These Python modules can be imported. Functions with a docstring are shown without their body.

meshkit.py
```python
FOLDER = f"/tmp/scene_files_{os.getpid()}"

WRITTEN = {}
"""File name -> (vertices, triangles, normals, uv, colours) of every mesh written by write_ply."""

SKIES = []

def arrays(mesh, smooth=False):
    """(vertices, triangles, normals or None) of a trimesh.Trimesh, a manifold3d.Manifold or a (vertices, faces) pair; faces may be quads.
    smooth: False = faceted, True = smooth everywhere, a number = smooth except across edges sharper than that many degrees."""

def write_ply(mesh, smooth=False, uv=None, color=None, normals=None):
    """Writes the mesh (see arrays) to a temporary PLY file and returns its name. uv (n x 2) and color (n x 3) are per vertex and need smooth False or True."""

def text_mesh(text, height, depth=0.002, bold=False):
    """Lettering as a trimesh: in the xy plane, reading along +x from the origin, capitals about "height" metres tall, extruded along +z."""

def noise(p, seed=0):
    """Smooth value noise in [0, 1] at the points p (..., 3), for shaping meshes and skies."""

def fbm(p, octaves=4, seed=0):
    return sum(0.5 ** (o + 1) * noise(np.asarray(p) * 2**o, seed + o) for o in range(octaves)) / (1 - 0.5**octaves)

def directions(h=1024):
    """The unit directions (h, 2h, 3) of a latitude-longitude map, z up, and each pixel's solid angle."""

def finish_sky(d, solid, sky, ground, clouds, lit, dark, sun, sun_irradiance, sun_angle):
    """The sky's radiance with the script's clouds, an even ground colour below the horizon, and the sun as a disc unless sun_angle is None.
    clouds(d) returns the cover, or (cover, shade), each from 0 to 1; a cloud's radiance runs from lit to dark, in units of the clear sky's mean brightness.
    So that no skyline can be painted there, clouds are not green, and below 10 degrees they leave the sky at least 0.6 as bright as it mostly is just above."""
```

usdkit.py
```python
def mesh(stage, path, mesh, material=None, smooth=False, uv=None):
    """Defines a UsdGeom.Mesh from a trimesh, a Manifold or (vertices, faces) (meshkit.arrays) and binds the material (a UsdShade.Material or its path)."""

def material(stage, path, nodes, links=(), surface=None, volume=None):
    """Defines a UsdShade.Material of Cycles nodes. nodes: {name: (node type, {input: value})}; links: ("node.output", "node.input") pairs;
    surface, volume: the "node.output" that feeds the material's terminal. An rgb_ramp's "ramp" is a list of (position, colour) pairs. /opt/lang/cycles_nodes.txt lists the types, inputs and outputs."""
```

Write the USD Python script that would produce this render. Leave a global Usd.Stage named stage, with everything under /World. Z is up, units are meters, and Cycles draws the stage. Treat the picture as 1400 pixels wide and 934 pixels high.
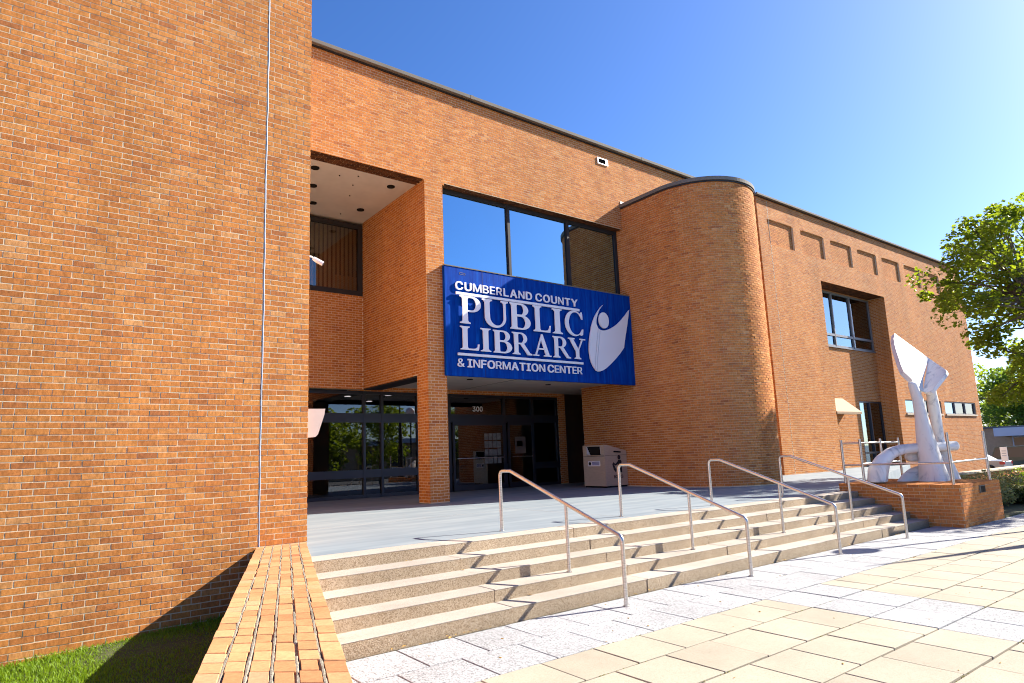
import math, random
import numpy as np, trimesh, manifold3d, usdkit, meshkit
from shapely.geometry import Polygon, box as sbox, LineString, Point
from shapely.prepared import prep
from shapely import affinity, unary_union
from pxr import Usd, UsdGeom, UsdShade, UsdLux, Gf, Sdf, Vt

random.seed(7)
RNG = np.random.default_rng(7)
stage = Usd.Stage.CreateInMemory()
UsdGeom.SetStageUpAxis(stage, UsdGeom.Tokens.z)
UsdGeom.SetStageMetersPerUnit(stage, 1.0)
world = UsdGeom.Xform.Define(stage, '/World')
stage.SetDefaultPrim(world.GetPrim())
UsdGeom.Scope.Define(stage, '/World/Looks')

# ------------------------------------------------------------------ camera
F_PX, CX, CY = 877.884, 672.762, 484.916          # in pixels of a 1400 x 934 picture
YAW, PITCH, ROLL = 0.6361, 0.1568, -0.0359
CAM = np.array([0.0, -5.569, 1.690])
def camera_axes(yaw, pitch, roll):
    cy, sy = math.cos(yaw), math.sin(yaw)
    f = np.array([sy * math.cos(pitch), cy * math.cos(pitch), math.sin(pitch)])
    r = np.array([cy, -sy, 0.0]); u = np.cross(r, f)
    c, s = math.cos(roll), math.sin(roll)
    return c * r + s * u, -s * r + c * u, f
R_, U_, F_ = camera_axes(YAW, PITCH, ROLL)
cam = UsdGeom.Camera.Define(stage, '/World/camera')
mtx = Gf.Matrix4d(1)
for i, v in enumerate((R_, U_, -F_, CAM)):
    mtx.SetRow3(i, Gf.Vec3d(*map(float, v)))
cam.AddTransformOp().Set(mtx)
cam.CreateFocalLengthAttr(F_PX / 1400 * 36.0)
cam.CreateHorizontalApertureAttr(36.0)
cam.CreateVerticalApertureAttr(36.0 * 683 / 1024)
cam.CreateHorizontalApertureOffsetAttr((700 - CX) / 1400 * 36.0)
cam.CreateVerticalApertureOffsetAttr((CY - 467) / 1400 * 36.0)
cam.CreateClippingRangeAttr(Gf.Vec2f(0.05, 3000))
cam.CreateExposureAttr(1.62)

# ------------------------------------------------------------------ sky and sun
SUN = np.array([1.0, -0.275, 0.68]); SUN /= np.linalg.norm(SUN)
SUN_EL = math.asin(SUN[2]); SUN_ROT = math.atan2(SUN[0], SUN[1])
sky_mat = usdkit.material(stage, '/World/Looks/sky', {
    'sky': ('sky_texture', {'sky_type': 'single_scattering', 'sun_disc': False, 'sun_elevation': SUN_EL, 'sun_rotation': SUN_ROT,
                            'altitude': 50.0, 'air_density': 0.8, 'aerosol_density': 0.8, 'ozone_density': 6.0}),
    'hs': ('hsv', {'saturation': 1.15, 'hue': 0.507}), 'bg': ('background_shader', {'strength': 0.084})}, [('sky.color', 'hs.color'), ('hs.color', 'bg.color')], surface='bg.background')
dome = UsdLux.DomeLight.Define(stage, '/World/sky')
UsdShade.MaterialBindingAPI.Apply(dome.GetPrim()).Bind(sky_mat)
dome.GetPrim().SetCustomDataByKey('kind', 'structure')
sun = UsdLux.DistantLight.Define(stage, '/World/sun')
sun.CreateIntensityAttr(1.25); sun.CreateAngleAttr(0.53); sun.CreateNormalizeAttr(True)
sun.CreateColorAttr(Gf.Vec3f(1.0, 0.93, 0.82))
zax = SUN; xax = np.cross([0, 0, 1], zax); xax /= np.linalg.norm(xax); yax = np.cross(zax, xax)
ms = Gf.Matrix4d(1)
for i, v in enumerate((xax, yax, zax)):
    ms.SetRow3(i, Gf.Vec3d(*map(float, v)))
ms.SetRow3(3, Gf.Vec3d(40, -10, 40))
sun.AddTransformOp().Set(ms)

# ------------------------------------------------------------------ helpers: names, tags
_names = {}
PER_PIECE = {'brick': 8, 'dark_brick': 8, 'coping_brick': 8, 'red_brick': 8, 'leaf': 4, 'leaf_bright': 4, 'leaf_pale': 4, 'leaf_dark': 4, 'grass_blade': 5}
def numbered(parent, name):
    k = (parent, name); n = _names.get(k, 0); _names[k] = n + 1
    return f'{parent}/{name}' if n == 0 else f'{parent}/{name}_{n:03d}'
def ppath(parent):
    return '/World' if parent is None else str(parent.GetPath())
def tag(p, label=None, category=None, group=None, kind=None):
    for k, v in (('label', label), ('category', category), ('group', group), ('kind', kind)):
        if v: p.SetCustomDataByKey(k, v)
    return p
def thing(name, label, category, group=None, loc=(0, 0, 0), rotz=0.0):
    x = UsdGeom.Xform.Define(stage, numbered('/World', name))
    if any(loc): x.AddTranslateOp().Set(Gf.Vec3d(*map(float, loc)))
    if rotz: x.AddRotateZOp().Set(float(rotz))
    return tag(x.GetPrim(), label, category, group)
def obj(name, mesh, mat, parent=None, smooth=False, label=None, kind=None, per=0):
    m = usdkit.mesh(stage, numbered(ppath(parent), name), mesh, M[mat], smooth=smooth)
    if mat in PER_PIECE:                         # one random number per brick or leaf, PER_PIECE vertices each
        n = len(m.GetPointsAttr().Get()); k = PER_PIECE[mat]
        if isinstance(mesh, trimesh.Trimesh): k = n
        r = np.random.default_rng(n + 7919 * len(_names) + sum(_names.values())).random(-(-n // k)).astype(np.float32)
        UsdGeom.PrimvarsAPI(m).CreatePrimvar('piece', Sdf.ValueTypeNames.FloatArray, 'vertex').Set(Vt.FloatArray.FromNumpy(np.repeat(r, k)[:n]))
    return tag(m.GetPrim(), label, None, None, kind)
def copy_of(root, label, loc, rotz=0.0, group=None):
    x = UsdGeom.Xform.Define(stage, numbered('/World', root.GetName()))
    x.GetPrim().GetReferences().AddInternalReference(root.GetPath())
    x.ClearXformOpOrder()
    x.GetPrim().SetInstanceable(True)
    x.AddTranslateOp(opSuffix='place').Set(Gf.Vec3d(*map(float, loc)))
    if rotz: x.AddRotateZOp(opSuffix='turn').Set(float(rotz))
    return tag(x.GetPrim(), label, root.GetCustomDataByKey('category'), group)

# ------------------------------------------------------------------ helpers: shapes
class MB:
    def __init__(s): s.v, s.f, s.n = [], [], 0
    def add(s, v, f):
        v = np.asarray(v, float); f = np.asarray(f, int)
        if f.shape[1] == 4: f = np.vstack([f[:, [0, 1, 2]], f[:, [0, 2, 3]]])
        s.v.append(v); s.f.append(f + s.n); s.n += len(v); return s
    def mesh(s, t): return s.add(t.vertices, t.faces)
    def box(s, x0, x1, y0, y1, z0, z1):
        return s.mesh(cbox(x0, x1, y0, y1, z0, z1))
    def get(s): return trimesh.Trimesh(np.vstack(s.v), np.vstack(s.f), process=False)
def cbox(x0, x1, y0, y1, z0, z1, c=0.0):
    if c > 0:
        pts = []
        for sx in (0, 1):
            for sy in (0, 1):
                for sz in (0, 1):
                    p = np.array([(x0, x1)[sx], (y0, y1)[sy], (z0, z1)[sz]], float); d = np.array([1 - 2 * sx, 1 - 2 * sy, 1 - 2 * sz]) * c
                    for a in range(3):
                        q = p + d; q[a] = p[a]; pts.append(q)
        return trimesh.convex.convex_hull(np.array(pts))
    b = trimesh.creation.box([x1 - x0, y1 - y0, z1 - z0]); b.apply_translation([(x0 + x1) / 2, (y0 + y1) / 2, (z0 + z1) / 2]); return b
def frame(o, u, v, n):
    """4x4 taking (u, v, n) coordinates to the world."""
    m = np.eye(4); m[:3, 0], m[:3, 1], m[:3, 2], m[:3, 3] = u, v, n, o; return m
FRONT = lambda y: frame([0, y, 0], [1, 0, 0], [0, 0, 1], [0, -1, 0])          # faces -Y
LEFT = lambda x: frame([x, 0, 0], [0, 1, 0], [0, 0, 1], [-1, 0, 0])           # faces -X
RIGHT = lambda x: frame([x, 0, 0], [0, 1, 0], [0, 0, 1], [1, 0, 0])           # faces +X
BACK = lambda y: frame([0, y, 0], [1, 0, 0], [0, 0, 1], [0, 1, 0])
UNDER = lambda z: frame([0, 0, z], [1, 0, 0], [0, 1, 0], [0, 0, -1])
TOPF = lambda z: frame([0, 0, z], [1, 0, 0], [0, 1, 0], [0, 0, 1])
def polys(p): return [g for g in getattr(p, 'geoms', [p]) if g.geom_type == 'Polygon' and g.area > 1e-6]
def slab(poly, fr, d0, d1):
    """polygon in the frame's (u, v), solid from depth d0 to d1 along its normal."""
    out = MB()
    for g in polys(poly):
        t = trimesh.creation.extrude_polygon(g, abs(d1 - d0), engine='earcut'); t.apply_translation([0, 0, min(d0, d1)])
        t.apply_transform(fr)
        if np.linalg.det(fr[:3, :3]) < 0: t.faces = t.faces[:, ::-1]
        out.mesh(t)
    return out.get()
BL, BH, JT = 0.2032, 0.0677, 0.0105
def bond(poly, u_off=0.0, v_off=0.0, bl=BL, bh=BH, jt=JT):
    """running-bond bricks (u0, u1, v0, v1) inside a polygon, cut at its edges."""
    out = []
    poly = poly.buffer(-0.003, join_style=2)
    pp = prep(poly); u0, v0, u1, v1 = poly.bounds
    for r in range(math.floor((v0 - v_off) / bh), math.ceil((v1 - v_off) / bh) + 1):
        b0, b1 = v_off + r * bh + jt / 2, v_off + (r + 1) * bh - jt / 2
        o = u_off + (bl / 2 if r % 2 else 0)
        for c in range(math.floor((u0 - o) / bl) - 1, math.ceil((u1 - o) / bl) + 1):
            a0, a1 = o + c * bl + jt / 2, o + (c + 1) * bl - jt / 2
            if a1 < u0 or a0 > u1: continue
            q = sbox(a0, b0, a1, b1)
            if pp.contains(q): out.append((a0, a1, b0, b1)); continue
            if pp.intersects(q):
                for g in polys(poly.intersection(q)):
                    x0, y0, x1, y1 = g.bounds
                    if x1 - x0 > 0.018 and y1 - y0 > 0.018 and g.area > 0.5 * (x1 - x0) * (y1 - y0): out.append((x0, x1, y0, y1))
    return out
BOXF = np.array([[0, 1, 2, 3], [1, 0, 4, 5], [2, 1, 5, 6], [3, 2, 6, 7], [0, 3, 7, 4]])
def brick_verts(rects, fr, rng, depth=0.011, proud=0.0007, tilt=0.0006):
    r = np.asarray(rects, float); n = len(r)
    v = np.zeros((n, 8, 3))
    jit = rng.normal(0, 0.0011, (n, 4))
    u0, u1, v0, v1 = r[:, 0] + jit[:, 0], r[:, 1] + jit[:, 1], r[:, 2] + jit[:, 2] * .7, r[:, 3] + jit[:, 3] * .7
    for k, (a, b) in enumerate(((u0, v0), (u1, v0), (u1, v1), (u0, v1))):
        v[:, k, 0], v[:, k, 1] = a, b; v[:, k + 4, 0], v[:, k + 4, 1] = a, b
    base = rng.normal(0, proud, n).clip(-0.0008, 0.003)
    v[:, :4, 2] = base[:, None] + rng.normal(0, tilt, (n, 1)) * np.array([-1, 1, 1, -1]) + rng.normal(0, tilt * .6, (n, 1)) * np.array([-1, -1, 1, 1])
    v[:, :4, 2] = v[:, :4, 2].clip(-.0013, None)
    v[:, 4:, 2] = -depth
    w = v.reshape(-1, 3) @ fr[:3, :3].T + fr[:3, 3]
    return w.reshape(n, 8, 3)
def brick_mesh(w, flip=False):
    n = len(w); f = (BOXF[None] + 8 * np.arange(n)[:, None, None]).reshape(-1, 4)
    if flip: f = f[:, ::-1]
    return w.reshape(-1, 3), np.vstack([f[:, [0, 1, 2]], f[:, [0, 2, 3]]])
def bricks(poly, fr, rng=RNG, **kw):
    return brick_mesh(brick_verts(bond(poly, **kw), fr, rng), np.linalg.det(fr[:3, :3]) < 0)
def tube(pts, r, sides=10, cap=True):
    p = np.asarray(pts, float); n = len(p)
    rr = np.broadcast_to(np.asarray(r, float), (n,))
    t = np.gradient(p, axis=0); t /= np.linalg.norm(t, axis=1, keepdims=True) + 1e-12
    a = np.cross(t[0], [0.3, 0.5, 0.81]); a /= np.linalg.norm(a)
    ring = []
    ang = np.arange(sides) * 2 * math.pi / sides
    for i in range(n):
        a = a - t[i] * (a @ t[i]); a /= np.linalg.norm(a); b = np.cross(t[i], a)
        ring.append(p[i] + rr[i] * (np.cos(ang)[:, None] * a + np.sin(ang)[:, None] * b))
    v = np.vstack(ring); f = []
    for i in range(n - 1):
        for j in range(sides):
            f.append([i * sides + j, i * sides + (j + 1) % sides, (i + 1) * sides + (j + 1) % sides, (i + 1) * sides + j])
    f = np.array(f); f = np.vstack([f[:, [0, 1, 2]], f[:, [0, 2, 3]]])
    if cap:
        v = np.vstack([v, p[:1], p[-1:]]); c0, c1 = len(v) - 2, len(v) - 1
        e = [[c0, (j + 1) % sides, j] for j in range(sides)] + [[c1, (n - 1) * sides + j, (n - 1) * sides + (j + 1) % sides] for j in range(sides)]
        f = np.vstack([f, e])
    return trimesh.Trimesh(v, f, process=False)
def fillet(pts, r, k=6):
    pts = [np.asarray(p, float) for p in pts]; out = [pts[0]]
    for a, b, c in zip(pts, pts[1:], pts[2:]):
        d1, d2 = (a - b), (c - b); l1, l2 = np.linalg.norm(d1), np.linalg.norm(d2); d1, d2 = d1 / l1, d2 / l2
        half = math.acos(np.clip(d1 @ d2, -1, 1)) / 2; d = min(r / math.tan(half), l1 * .48, l2 * .48)
        p, q = b + d1 * d, b + d2 * d
        for t in np.linspace(0, 1, k): out.append((1 - t) ** 2 * p + 2 * t * (1 - t) * b + t * t * q)
    return np.array(out + [pts[-1]])
def hull_chain(pts, radii, refine=0.06, smooth=6, scale=None):
    out = manifold3d.Manifold()
    sp = []
    for p, r in zip(pts, radii):
        s = manifold3d.Manifold.sphere(1.0, 24)
        rx = np.broadcast_to(r, (3,))
        sp.append(s.scale([float(x) for x in rx]).translate([float(x) for x in p]))
    for a, b in zip(sp, sp[1:]): out = out + manifold3d.Manifold.batch_hull([a, b])
    return out
def to_tri(man, refine=0.06, smooth=5):
    man = man.refine_to_length(refine); m = man.to_mesh()
    t = trimesh.Trimesh(m.vert_properties[:, :3], m.tri_verts)
    if smooth: trimesh.smoothing.filter_taubin(t, iterations=smooth)
    return t

# ------------------------------------------------------------------ materials
M = {}
def mat(name, nodes, links, surface='p.BSDF'):
    M[name] = usdkit.material(stage, '/World/Looks/' + name, nodes, links, surface=surface)
def plain(name, color, rough=0.6, metal=0.0, noise=0.0, nscale=8.0, bump=0.0, spec=0.5, detail=6.0):
    nodes = {'p': ('principled_bsdf', {'base_color': color, 'roughness': rough, 'metallic': metal, 'specular_ior_level': spec})}; links = []
    if noise or bump:
        nodes['g'] = ('geometry', {}); nodes['n'] = ('noise_texture', {'scale': nscale, 'detail': detail, 'roughness': 0.65})
        links.append(('g.position', 'n.vector'))
    if noise:
        c = np.array(color); nodes['r'] = ('rgb_ramp', {'ramp': [(0.25, tuple(np.clip(c * (1 - noise), 0, 1))), (0.75, tuple(np.clip(c * (1 + noise), 0, 1)))]})
        links += [('n.fac', 'r.fac'), ('r.color', 'p.base_color')]
    if bump:
        nodes['b'] = ('bump', {'strength': bump, 'distance': 0.01}); links += [('n.fac', 'b.height'), ('b.normal', 'p.normal')]
    mat(name, nodes, links)
def brick_material(name, ramp, rough=0.85, vary=0.35):
    """each brick (mesh island or object) takes its own fired colour, mottled by noise."""
    mat(name, {
        'g': ('geometry', {}), 'at': ('attribute', {'attribute': 'piece'}),
        'r': ('rgb_ramp', {'ramp': ramp}),
        'mn': ('mapping', {'scale': (1.6, 1.6, .7)}), 'n': ('noise_texture', {'scale': 24.0, 'detail': 7.0, 'roughness': 0.75}),
        'mp': ('mapping', {'scale': (1.5, 1.5, .32)}), 'big': ('noise_texture', {'scale': 0.8, 'detail': 5.0, 'roughness': 0.62}),
        'nr': ('map_range', {'from_min': 0.25, 'from_max': 0.75, 'to_min': 1 - vary, 'to_max': 1 + vary}),
        'br': ('map_range', {'from_min': 0.3, 'from_max': 0.7, 'to_min': 0.82, 'to_max': 1.12}),
        'mm': ('math', {'math_type': 'multiply'}),
        'v': ('vector_math', {'math_type': 'scale'}),
        'fine': ('noise_texture', {'scale': 140.0, 'detail': 4.0, 'roughness': 0.7}),
        'bu': ('bump', {'strength': 0.35, 'distance': 0.004}),
        'p': ('principled_bsdf', {'roughness': rough, 'specular_ior_level': 0.12})},
        [('at.fac', 'r.fac'),
         ('g.position', 'mn.vector'), ('mn.vector', 'n.vector'), ('g.position', 'mp.vector'), ('mp.vector', 'big.vector'), ('n.fac', 'nr.value'), ('big.fac', 'br.value'), ('nr.result', 'mm.value1'), ('br.result', 'mm.value2'),
         ('r.color', 'v.vector1'), ('mm.value', 'v.scale'), ('v.vector', 'p.base_color'),
         ('g.position', 'fine.vector'), ('fine.fac', 'bu.height'), ('bu.normal', 'p.normal')])
BRICK_RAMP = [(0.0, (.34, .120, .042)), (.04, (.41, .146, .044)), (.17, (.45, .163, .046)), (.4, (.473, .176, .047)), (.65, (.49, .188, .049)),
              (.86, (.504, .202, .055)), (.96, (.522, .224, .070)), (1.0, (.55, .257, .094))]
brick_material('brick', BRICK_RAMP, vary=.5)
brick_material('coping_brick', [(0.0, (.42, .185, .08)), (.3, (.48, .225, .10)), (.6, (.51, .245, .11)), (.9, (.55, .285, .135)), (1.0, (.52, .26, .14))], vary=.25)
brick_material('red_brick', [(0.0, (.40, .15, .07)), (1.0, (.42, .16, .075))], vary=.2)
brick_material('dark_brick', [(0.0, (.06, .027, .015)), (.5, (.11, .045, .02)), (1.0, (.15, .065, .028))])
plain('mortar', (.63, .51, .35), 0.95, noise=.18, nscale=30, bump=.3, spec=.08)
plain('coping_mortar', (.25, .215, .165), 0.95, noise=.55, nscale=38, bump=.9, spec=.2)
plain('caulk', (.30, .34, .42), 0.6, noise=.5, nscale=5)
plain('cap_metal', (.17, .155, .13), 0.75, 0.0, noise=.12, nscale=2, spec=.08)
plain('dark_metal', (.03, .028, .029), 0.6, 0.0, spec=.2)
plain('bronze_frame', (.045, .047, .06), 0.38, 0.6)
plain('plaster', (.62, .56, .49), 0.9, noise=.1, nscale=1.6)
plain('white_stone', (.46, .37, .265), 0.85, noise=.08, nscale=6)
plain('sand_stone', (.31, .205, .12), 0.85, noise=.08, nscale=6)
plain('pink_stone', (.52, .39, .34), 0.85, noise=.06, nscale=5)
plain('pale_frame', (.20, .20, .21), 0.5, 0.2)
plain('fixture', (.02, .018, .016), 0.8, spec=.06)
plain('deep_hole', (.006, .006, .006), 1.0, spec=0.0)
plain('white_paint', (.80, .80, .80), 0.45)
plain('letter_white', (.80, .82, .88), 0.4)
plain('wood_panel', (.050, .030, .022), 0.55, noise=.3, nscale=6)
plain('interior', (.10, .075, .06), 0.9)
plain('interior_floor', (.13, .10, .08), 0.7)
plain('blind', (.40, .33, .22), 0.8, noise=.1, nscale=3)
plain('curtain', (.10, .065, .045), 0.9, noise=.2, nscale=8)
plain('paper', (.17, .165, .15), 0.9, noise=.5, nscale=9)
plain('paper_yellow', (.25, .16, .05), 0.9, noise=.4, nscale=14)
plain('black_plastic', (.02, .02, .022), 0.45)
plain('roof_felt', (.10, .10, .10), 0.9)
plain('soil', (.05, .058, .014), 1.0, noise=.4, nscale=9, bump=.6)
plain('sand_joint', (.045, .036, .02), 1.0, noise=.55, nscale=5, bump=.4)
plain('moss', (.16, .15, .04), 1.0, noise=.5, nscale=40)
plain('asphalt', (.055, .055, .058), 0.95, noise=.25, nscale=3)
plain('dry_leaf', (.45, .27, .05), 0.8, noise=.3, nscale=60)
plain('rubber', (.02, .02, .02), 0.8)
plain('car_silver', (.24, .26, .30), 0.3, 0.3)
plain('car_dark', (.012, .035, .035), 0.2, 0.2)
plain('car_glass', (.02, .025, .03), 0.08, 0.0)
plain('tail_light', (.35, .012, .02), 0.2)
plain('chrome', (.75, .75, .76), 0.15, 1.0)
plain('canopy_metal', (.40, .44, .52), 0.5, 0.1)
plain('tan_wall', (.42, .27, .16), 0.9, noise=.15, nscale=4)
plain('ochre_panel', (.55, .33, .09), 0.8)
plain('bark', (.12, .095, .07), 0.95, noise=.4, nscale=12, bump=.7)
plain('marker_black', (.01, .01, .012), 0.6)
plain('sticker_blue', (.12, .13, .35), 0.6)
def glass(name, base, tint, glossy=(.95, .97, 1.0)):
    mat(name, {'fr': ('fresnel', {'IOR': 1.5}), 'add': ('math', {'math_type': 'add', 'value2': base, 'use_clamp': True}),
               't': ('transparent_bsdf', {'color': tint}), 's': ('glossy_bsdf', {'color': glossy, 'roughness': 0.004}), 'm': ('mix_closure', {})},
        [('fr.fac', 'add.value1'), ('add.value', 'm.fac'), ('t.BSDF', 'm.closure1'), ('s.BSDF', 'm.closure2')], 'm.closure')
glass('mirror_glass', .55, (.25, .28, .32), (.48, .80, .98))
glass('tinted_glass', .06, (.42, .42, .45))
glass('clear_glass', .27, (.50, .50, .52), (.6, .82, 1.0))
glass('recess_glass', .05, (.80, .78, .72))
mat('lamp_glow', {'p': ('emission', {'color': (1.0, .93, .8), 'strength': 1.6})}, [], 'p.emission')
# brushed stainless steel
mat('stainless', {'g': ('geometry', {}), 'mp': ('mapping', {'scale': (3.0, 3.0, 60.0)}), 'n': ('noise_texture', {'scale': 6.0, 'detail': 4.0}),
                  'r': ('map_range', {'from_min': .3, 'from_max': .7, 'to_min': .22, 'to_max': .42}),
                  'p': ('principled_bsdf', {'base_color': (.58, .55, .52), 'metallic': 1.0})},
    [('g.position', 'mp.vector'), ('mp.vector', 'n.vector'), ('n.fac', 'r.value'), ('r.result', 'p.roughness')])
mat('steel_sheet', {'g': ('geometry', {}), 'mp': ('mapping', {'scale': (2.0, 2.0, 40.0)}), 'n': ('noise_texture', {'scale': 5.0, 'detail': 5.0}),
                    'r': ('rgb_ramp', {'ramp': [(.3, (.52, .43, .31)), (.7, (.70, .59, .44))]}),
                    'p': ('principled_bsdf', {'metallic': .4, 'roughness': .36})},
    [('g.position', 'mp.vector'), ('mp.vector', 'n.vector'), ('n.fac', 'r.fac'), ('r.color', 'p.base_color')])
# exposed aggregate: speckles from voronoi cells
def aggregate(name, ramp, scale, bump=.5, rough=.9, stain=.74):
    nodes = {'g': ('geometry', {}), 'o': ('object_info', {}), 'v': ('voronoi_texture', {'scale': scale, 'randomness': 1.0}), 's': ('separate_color', {}),
             'r': ('rgb_ramp', {'ramp': ramp}), 'n': ('noise_texture', {'scale': 1.3, 'detail': 5.0, 'roughness': .6}),
             'm1': ('map_range', {'from_min': .25, 'from_max': .75, 'to_min': stain, 'to_max': 1.12}), 'm2': ('map_range', {'to_min': .93, 'to_max': 1.05}),
             'mm': ('math', {'math_type': 'multiply'}), 'sc': ('vector_math', {'math_type': 'scale'}),
             'fn': ('noise_texture', {'scale': scale * .8, 'detail': 3.0}), 'b': ('bump', {'strength': bump, 'distance': .006}),
             'p': ('principled_bsdf', {'roughness': rough, 'specular_ior_level': .25})}
    links = [('g.position', 'v.vector'), ('v.color', 's.color'), ('s.r', 'r.fac'), ('g.position', 'n.vector'), ('n.fac', 'm1.value'), ('o.random', 'm2.value'),
             ('m1.result', 'mm.value1'), ('m2.result', 'mm.value2'), ('r.color', 'sc.vector1'), ('mm.value', 'sc.scale'), ('sc.vector', 'p.base_color'),
             ('g.position', 'fn.vector'), ('fn.fac', 'b.height'), ('b.normal', 'p.normal')]
    mat(name, nodes, links)
aggregate('white_paver', [(0, (.10, .10, .105)), (.15, (.23, .23, .235)), (.42, (.345, .347, .35)), (1, (.43, .433, .435))], 95, .35, stain=.86)
aggregate('cream_paver', [(0, (.29, .248, .18)), (.2, (.345, .302, .228)), (1, (.385, .342, .266))], 160, .25, stain=.86)
aggregate('step_stone', [(0, (.22, .155, .095)), (.25, (.335, .25, .16)), (.6, (.42, .325, .215)), (1, (.51, .42, .31))], 120, .6)
aggregate('tread_stone', [(0, (.30, .25, .20)), (.2, (.37, .32, .265)), (1, (.43, .385, .33))], 150, .3)  # finer tread finish; its paler tone also paints in sunlit contrast with the risers
mat('terrace_concrete', {'g': ('geometry', {}), 'mp': ('mapping', {'scale': (.35, 2.2, 1)}), 'n': ('noise_texture', {'scale': 1.6, 'detail': 7.0, 'roughness': .62}), 'n2': ('noise_texture', {'scale': 60.0, 'detail': 3.0}),
     'r': ('rgb_ramp', {'ramp': [(.28, (.145, .18, .208)), (.5, (.188, .226, .252)), (.7, (.24, .278, .297))]}), 'b': ('bump', {'strength': .15, 'distance': .004}), 'p': ('principled_bsdf', {'roughness': .75, 'specular_ior_level': .35})},
    [('g.position', 'mp.vector'), ('mp.vector', 'n.vector'), ('n.fac', 'r.fac'), ('r.color', 'p.base_color'), ('g.position', 'n2.vector'), ('n2.fac', 'b.height'), ('b.normal', 'p.normal')])
aggregate('paving_grey', [(0, (.35, .34, .32)), (1, (.48, .46, .43))], 60, .2)
# blue enamel sign with chalky vertical streaks
mat('sign_blue', {'g': ('geometry', {}), 'mp': ('mapping', {'scale': (5.0, 5.0, .5)}), 'n': ('noise_texture', {'scale': 1.6, 'detail': 6.0, 'roughness': .7}),
                  'r': ('rgb_ramp', {'ramp': [(.35, (.0004, .026, .22)), (.55, (.0006, .052, .34)), (.70, (.002, .10, .48)), (.82, (.05, .22, .56))]}),
                  'p': ('principled_bsdf', {'roughness': .5, 'specular_ior_level': .04})},
    [('g.position', 'mp.vector'), ('mp.vector', 'n.vector'), ('n.fac', 'r.fac'), ('r.color', 'p.base_color')])
# veined white marble
mat('marble', {'g': ('geometry', {}), 'mp': ('mapping', {'rotation': (.4, .5, .2), 'scale': (1, 1, .6)}), 'w': ('noise_texture', {'scale': 2.2, 'detail': 8.0, 'roughness': .68, 'distortion': 2.2}),
               'r': ('rgb_ramp', {'ramp': [(.28, (.27, .27, .28)), (.37, (.52, .51, .50)), (.46, (.72, .69, .645)), (.8, (.78, .75, .70))]}),
               'b': ('bump', {'strength': .5, 'distance': .012}), 'p': ('principled_bsdf', {'roughness': .62, 'specular_ior_level': .25})},
    [('g.position', 'mp.vector'), ('mp.vector', 'w.vector'), ('w.fac', 'r.fac'), ('r.color', 'p.base_color'), ('w.fac', 'b.height'), ('b.normal', 'p.normal')])
def foliage(name, c1, c2, trans):
    mat(name, {'g': ('attribute', {'attribute': 'piece'}), 'r': ('rgb_ramp', {'ramp': [(0, c1), (.6, tuple((np.array(c1) + c2) / 2)), (1, c2)]}),
               'p': ('principled_bsdf', {'roughness': .5, 'specular_ior_level': .3}), 't': ('translucent_bsdf', {'color': trans}), 'm': ('mix_closure', {'fac': .38})},
        [('g.fac', 'r.fac'), ('r.color', 'p.base_color'), ('p.BSDF', 'm.closure1'), ('t.BSDF', 'm.closure2')], 'm.closure')
foliage('leaf', (.06, .11, .01), (.18, .25, .018), (.40, .50, .02))
foliage('leaf_bright', (.07, .13, .015), (.16, .24, .03), (.30, .42, .03))
foliage('leaf_pale', (.12, .16, .05), (.42, .42, .20), (.34, .38, .12))
foliage('leaf_dark', (.02, .04, .01), (.06, .09, .02), (.08, .12, .015))
foliage('grass_blade', (.09, .17, .008), (.20, .30, .015), (.30, .46, .015))

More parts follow.
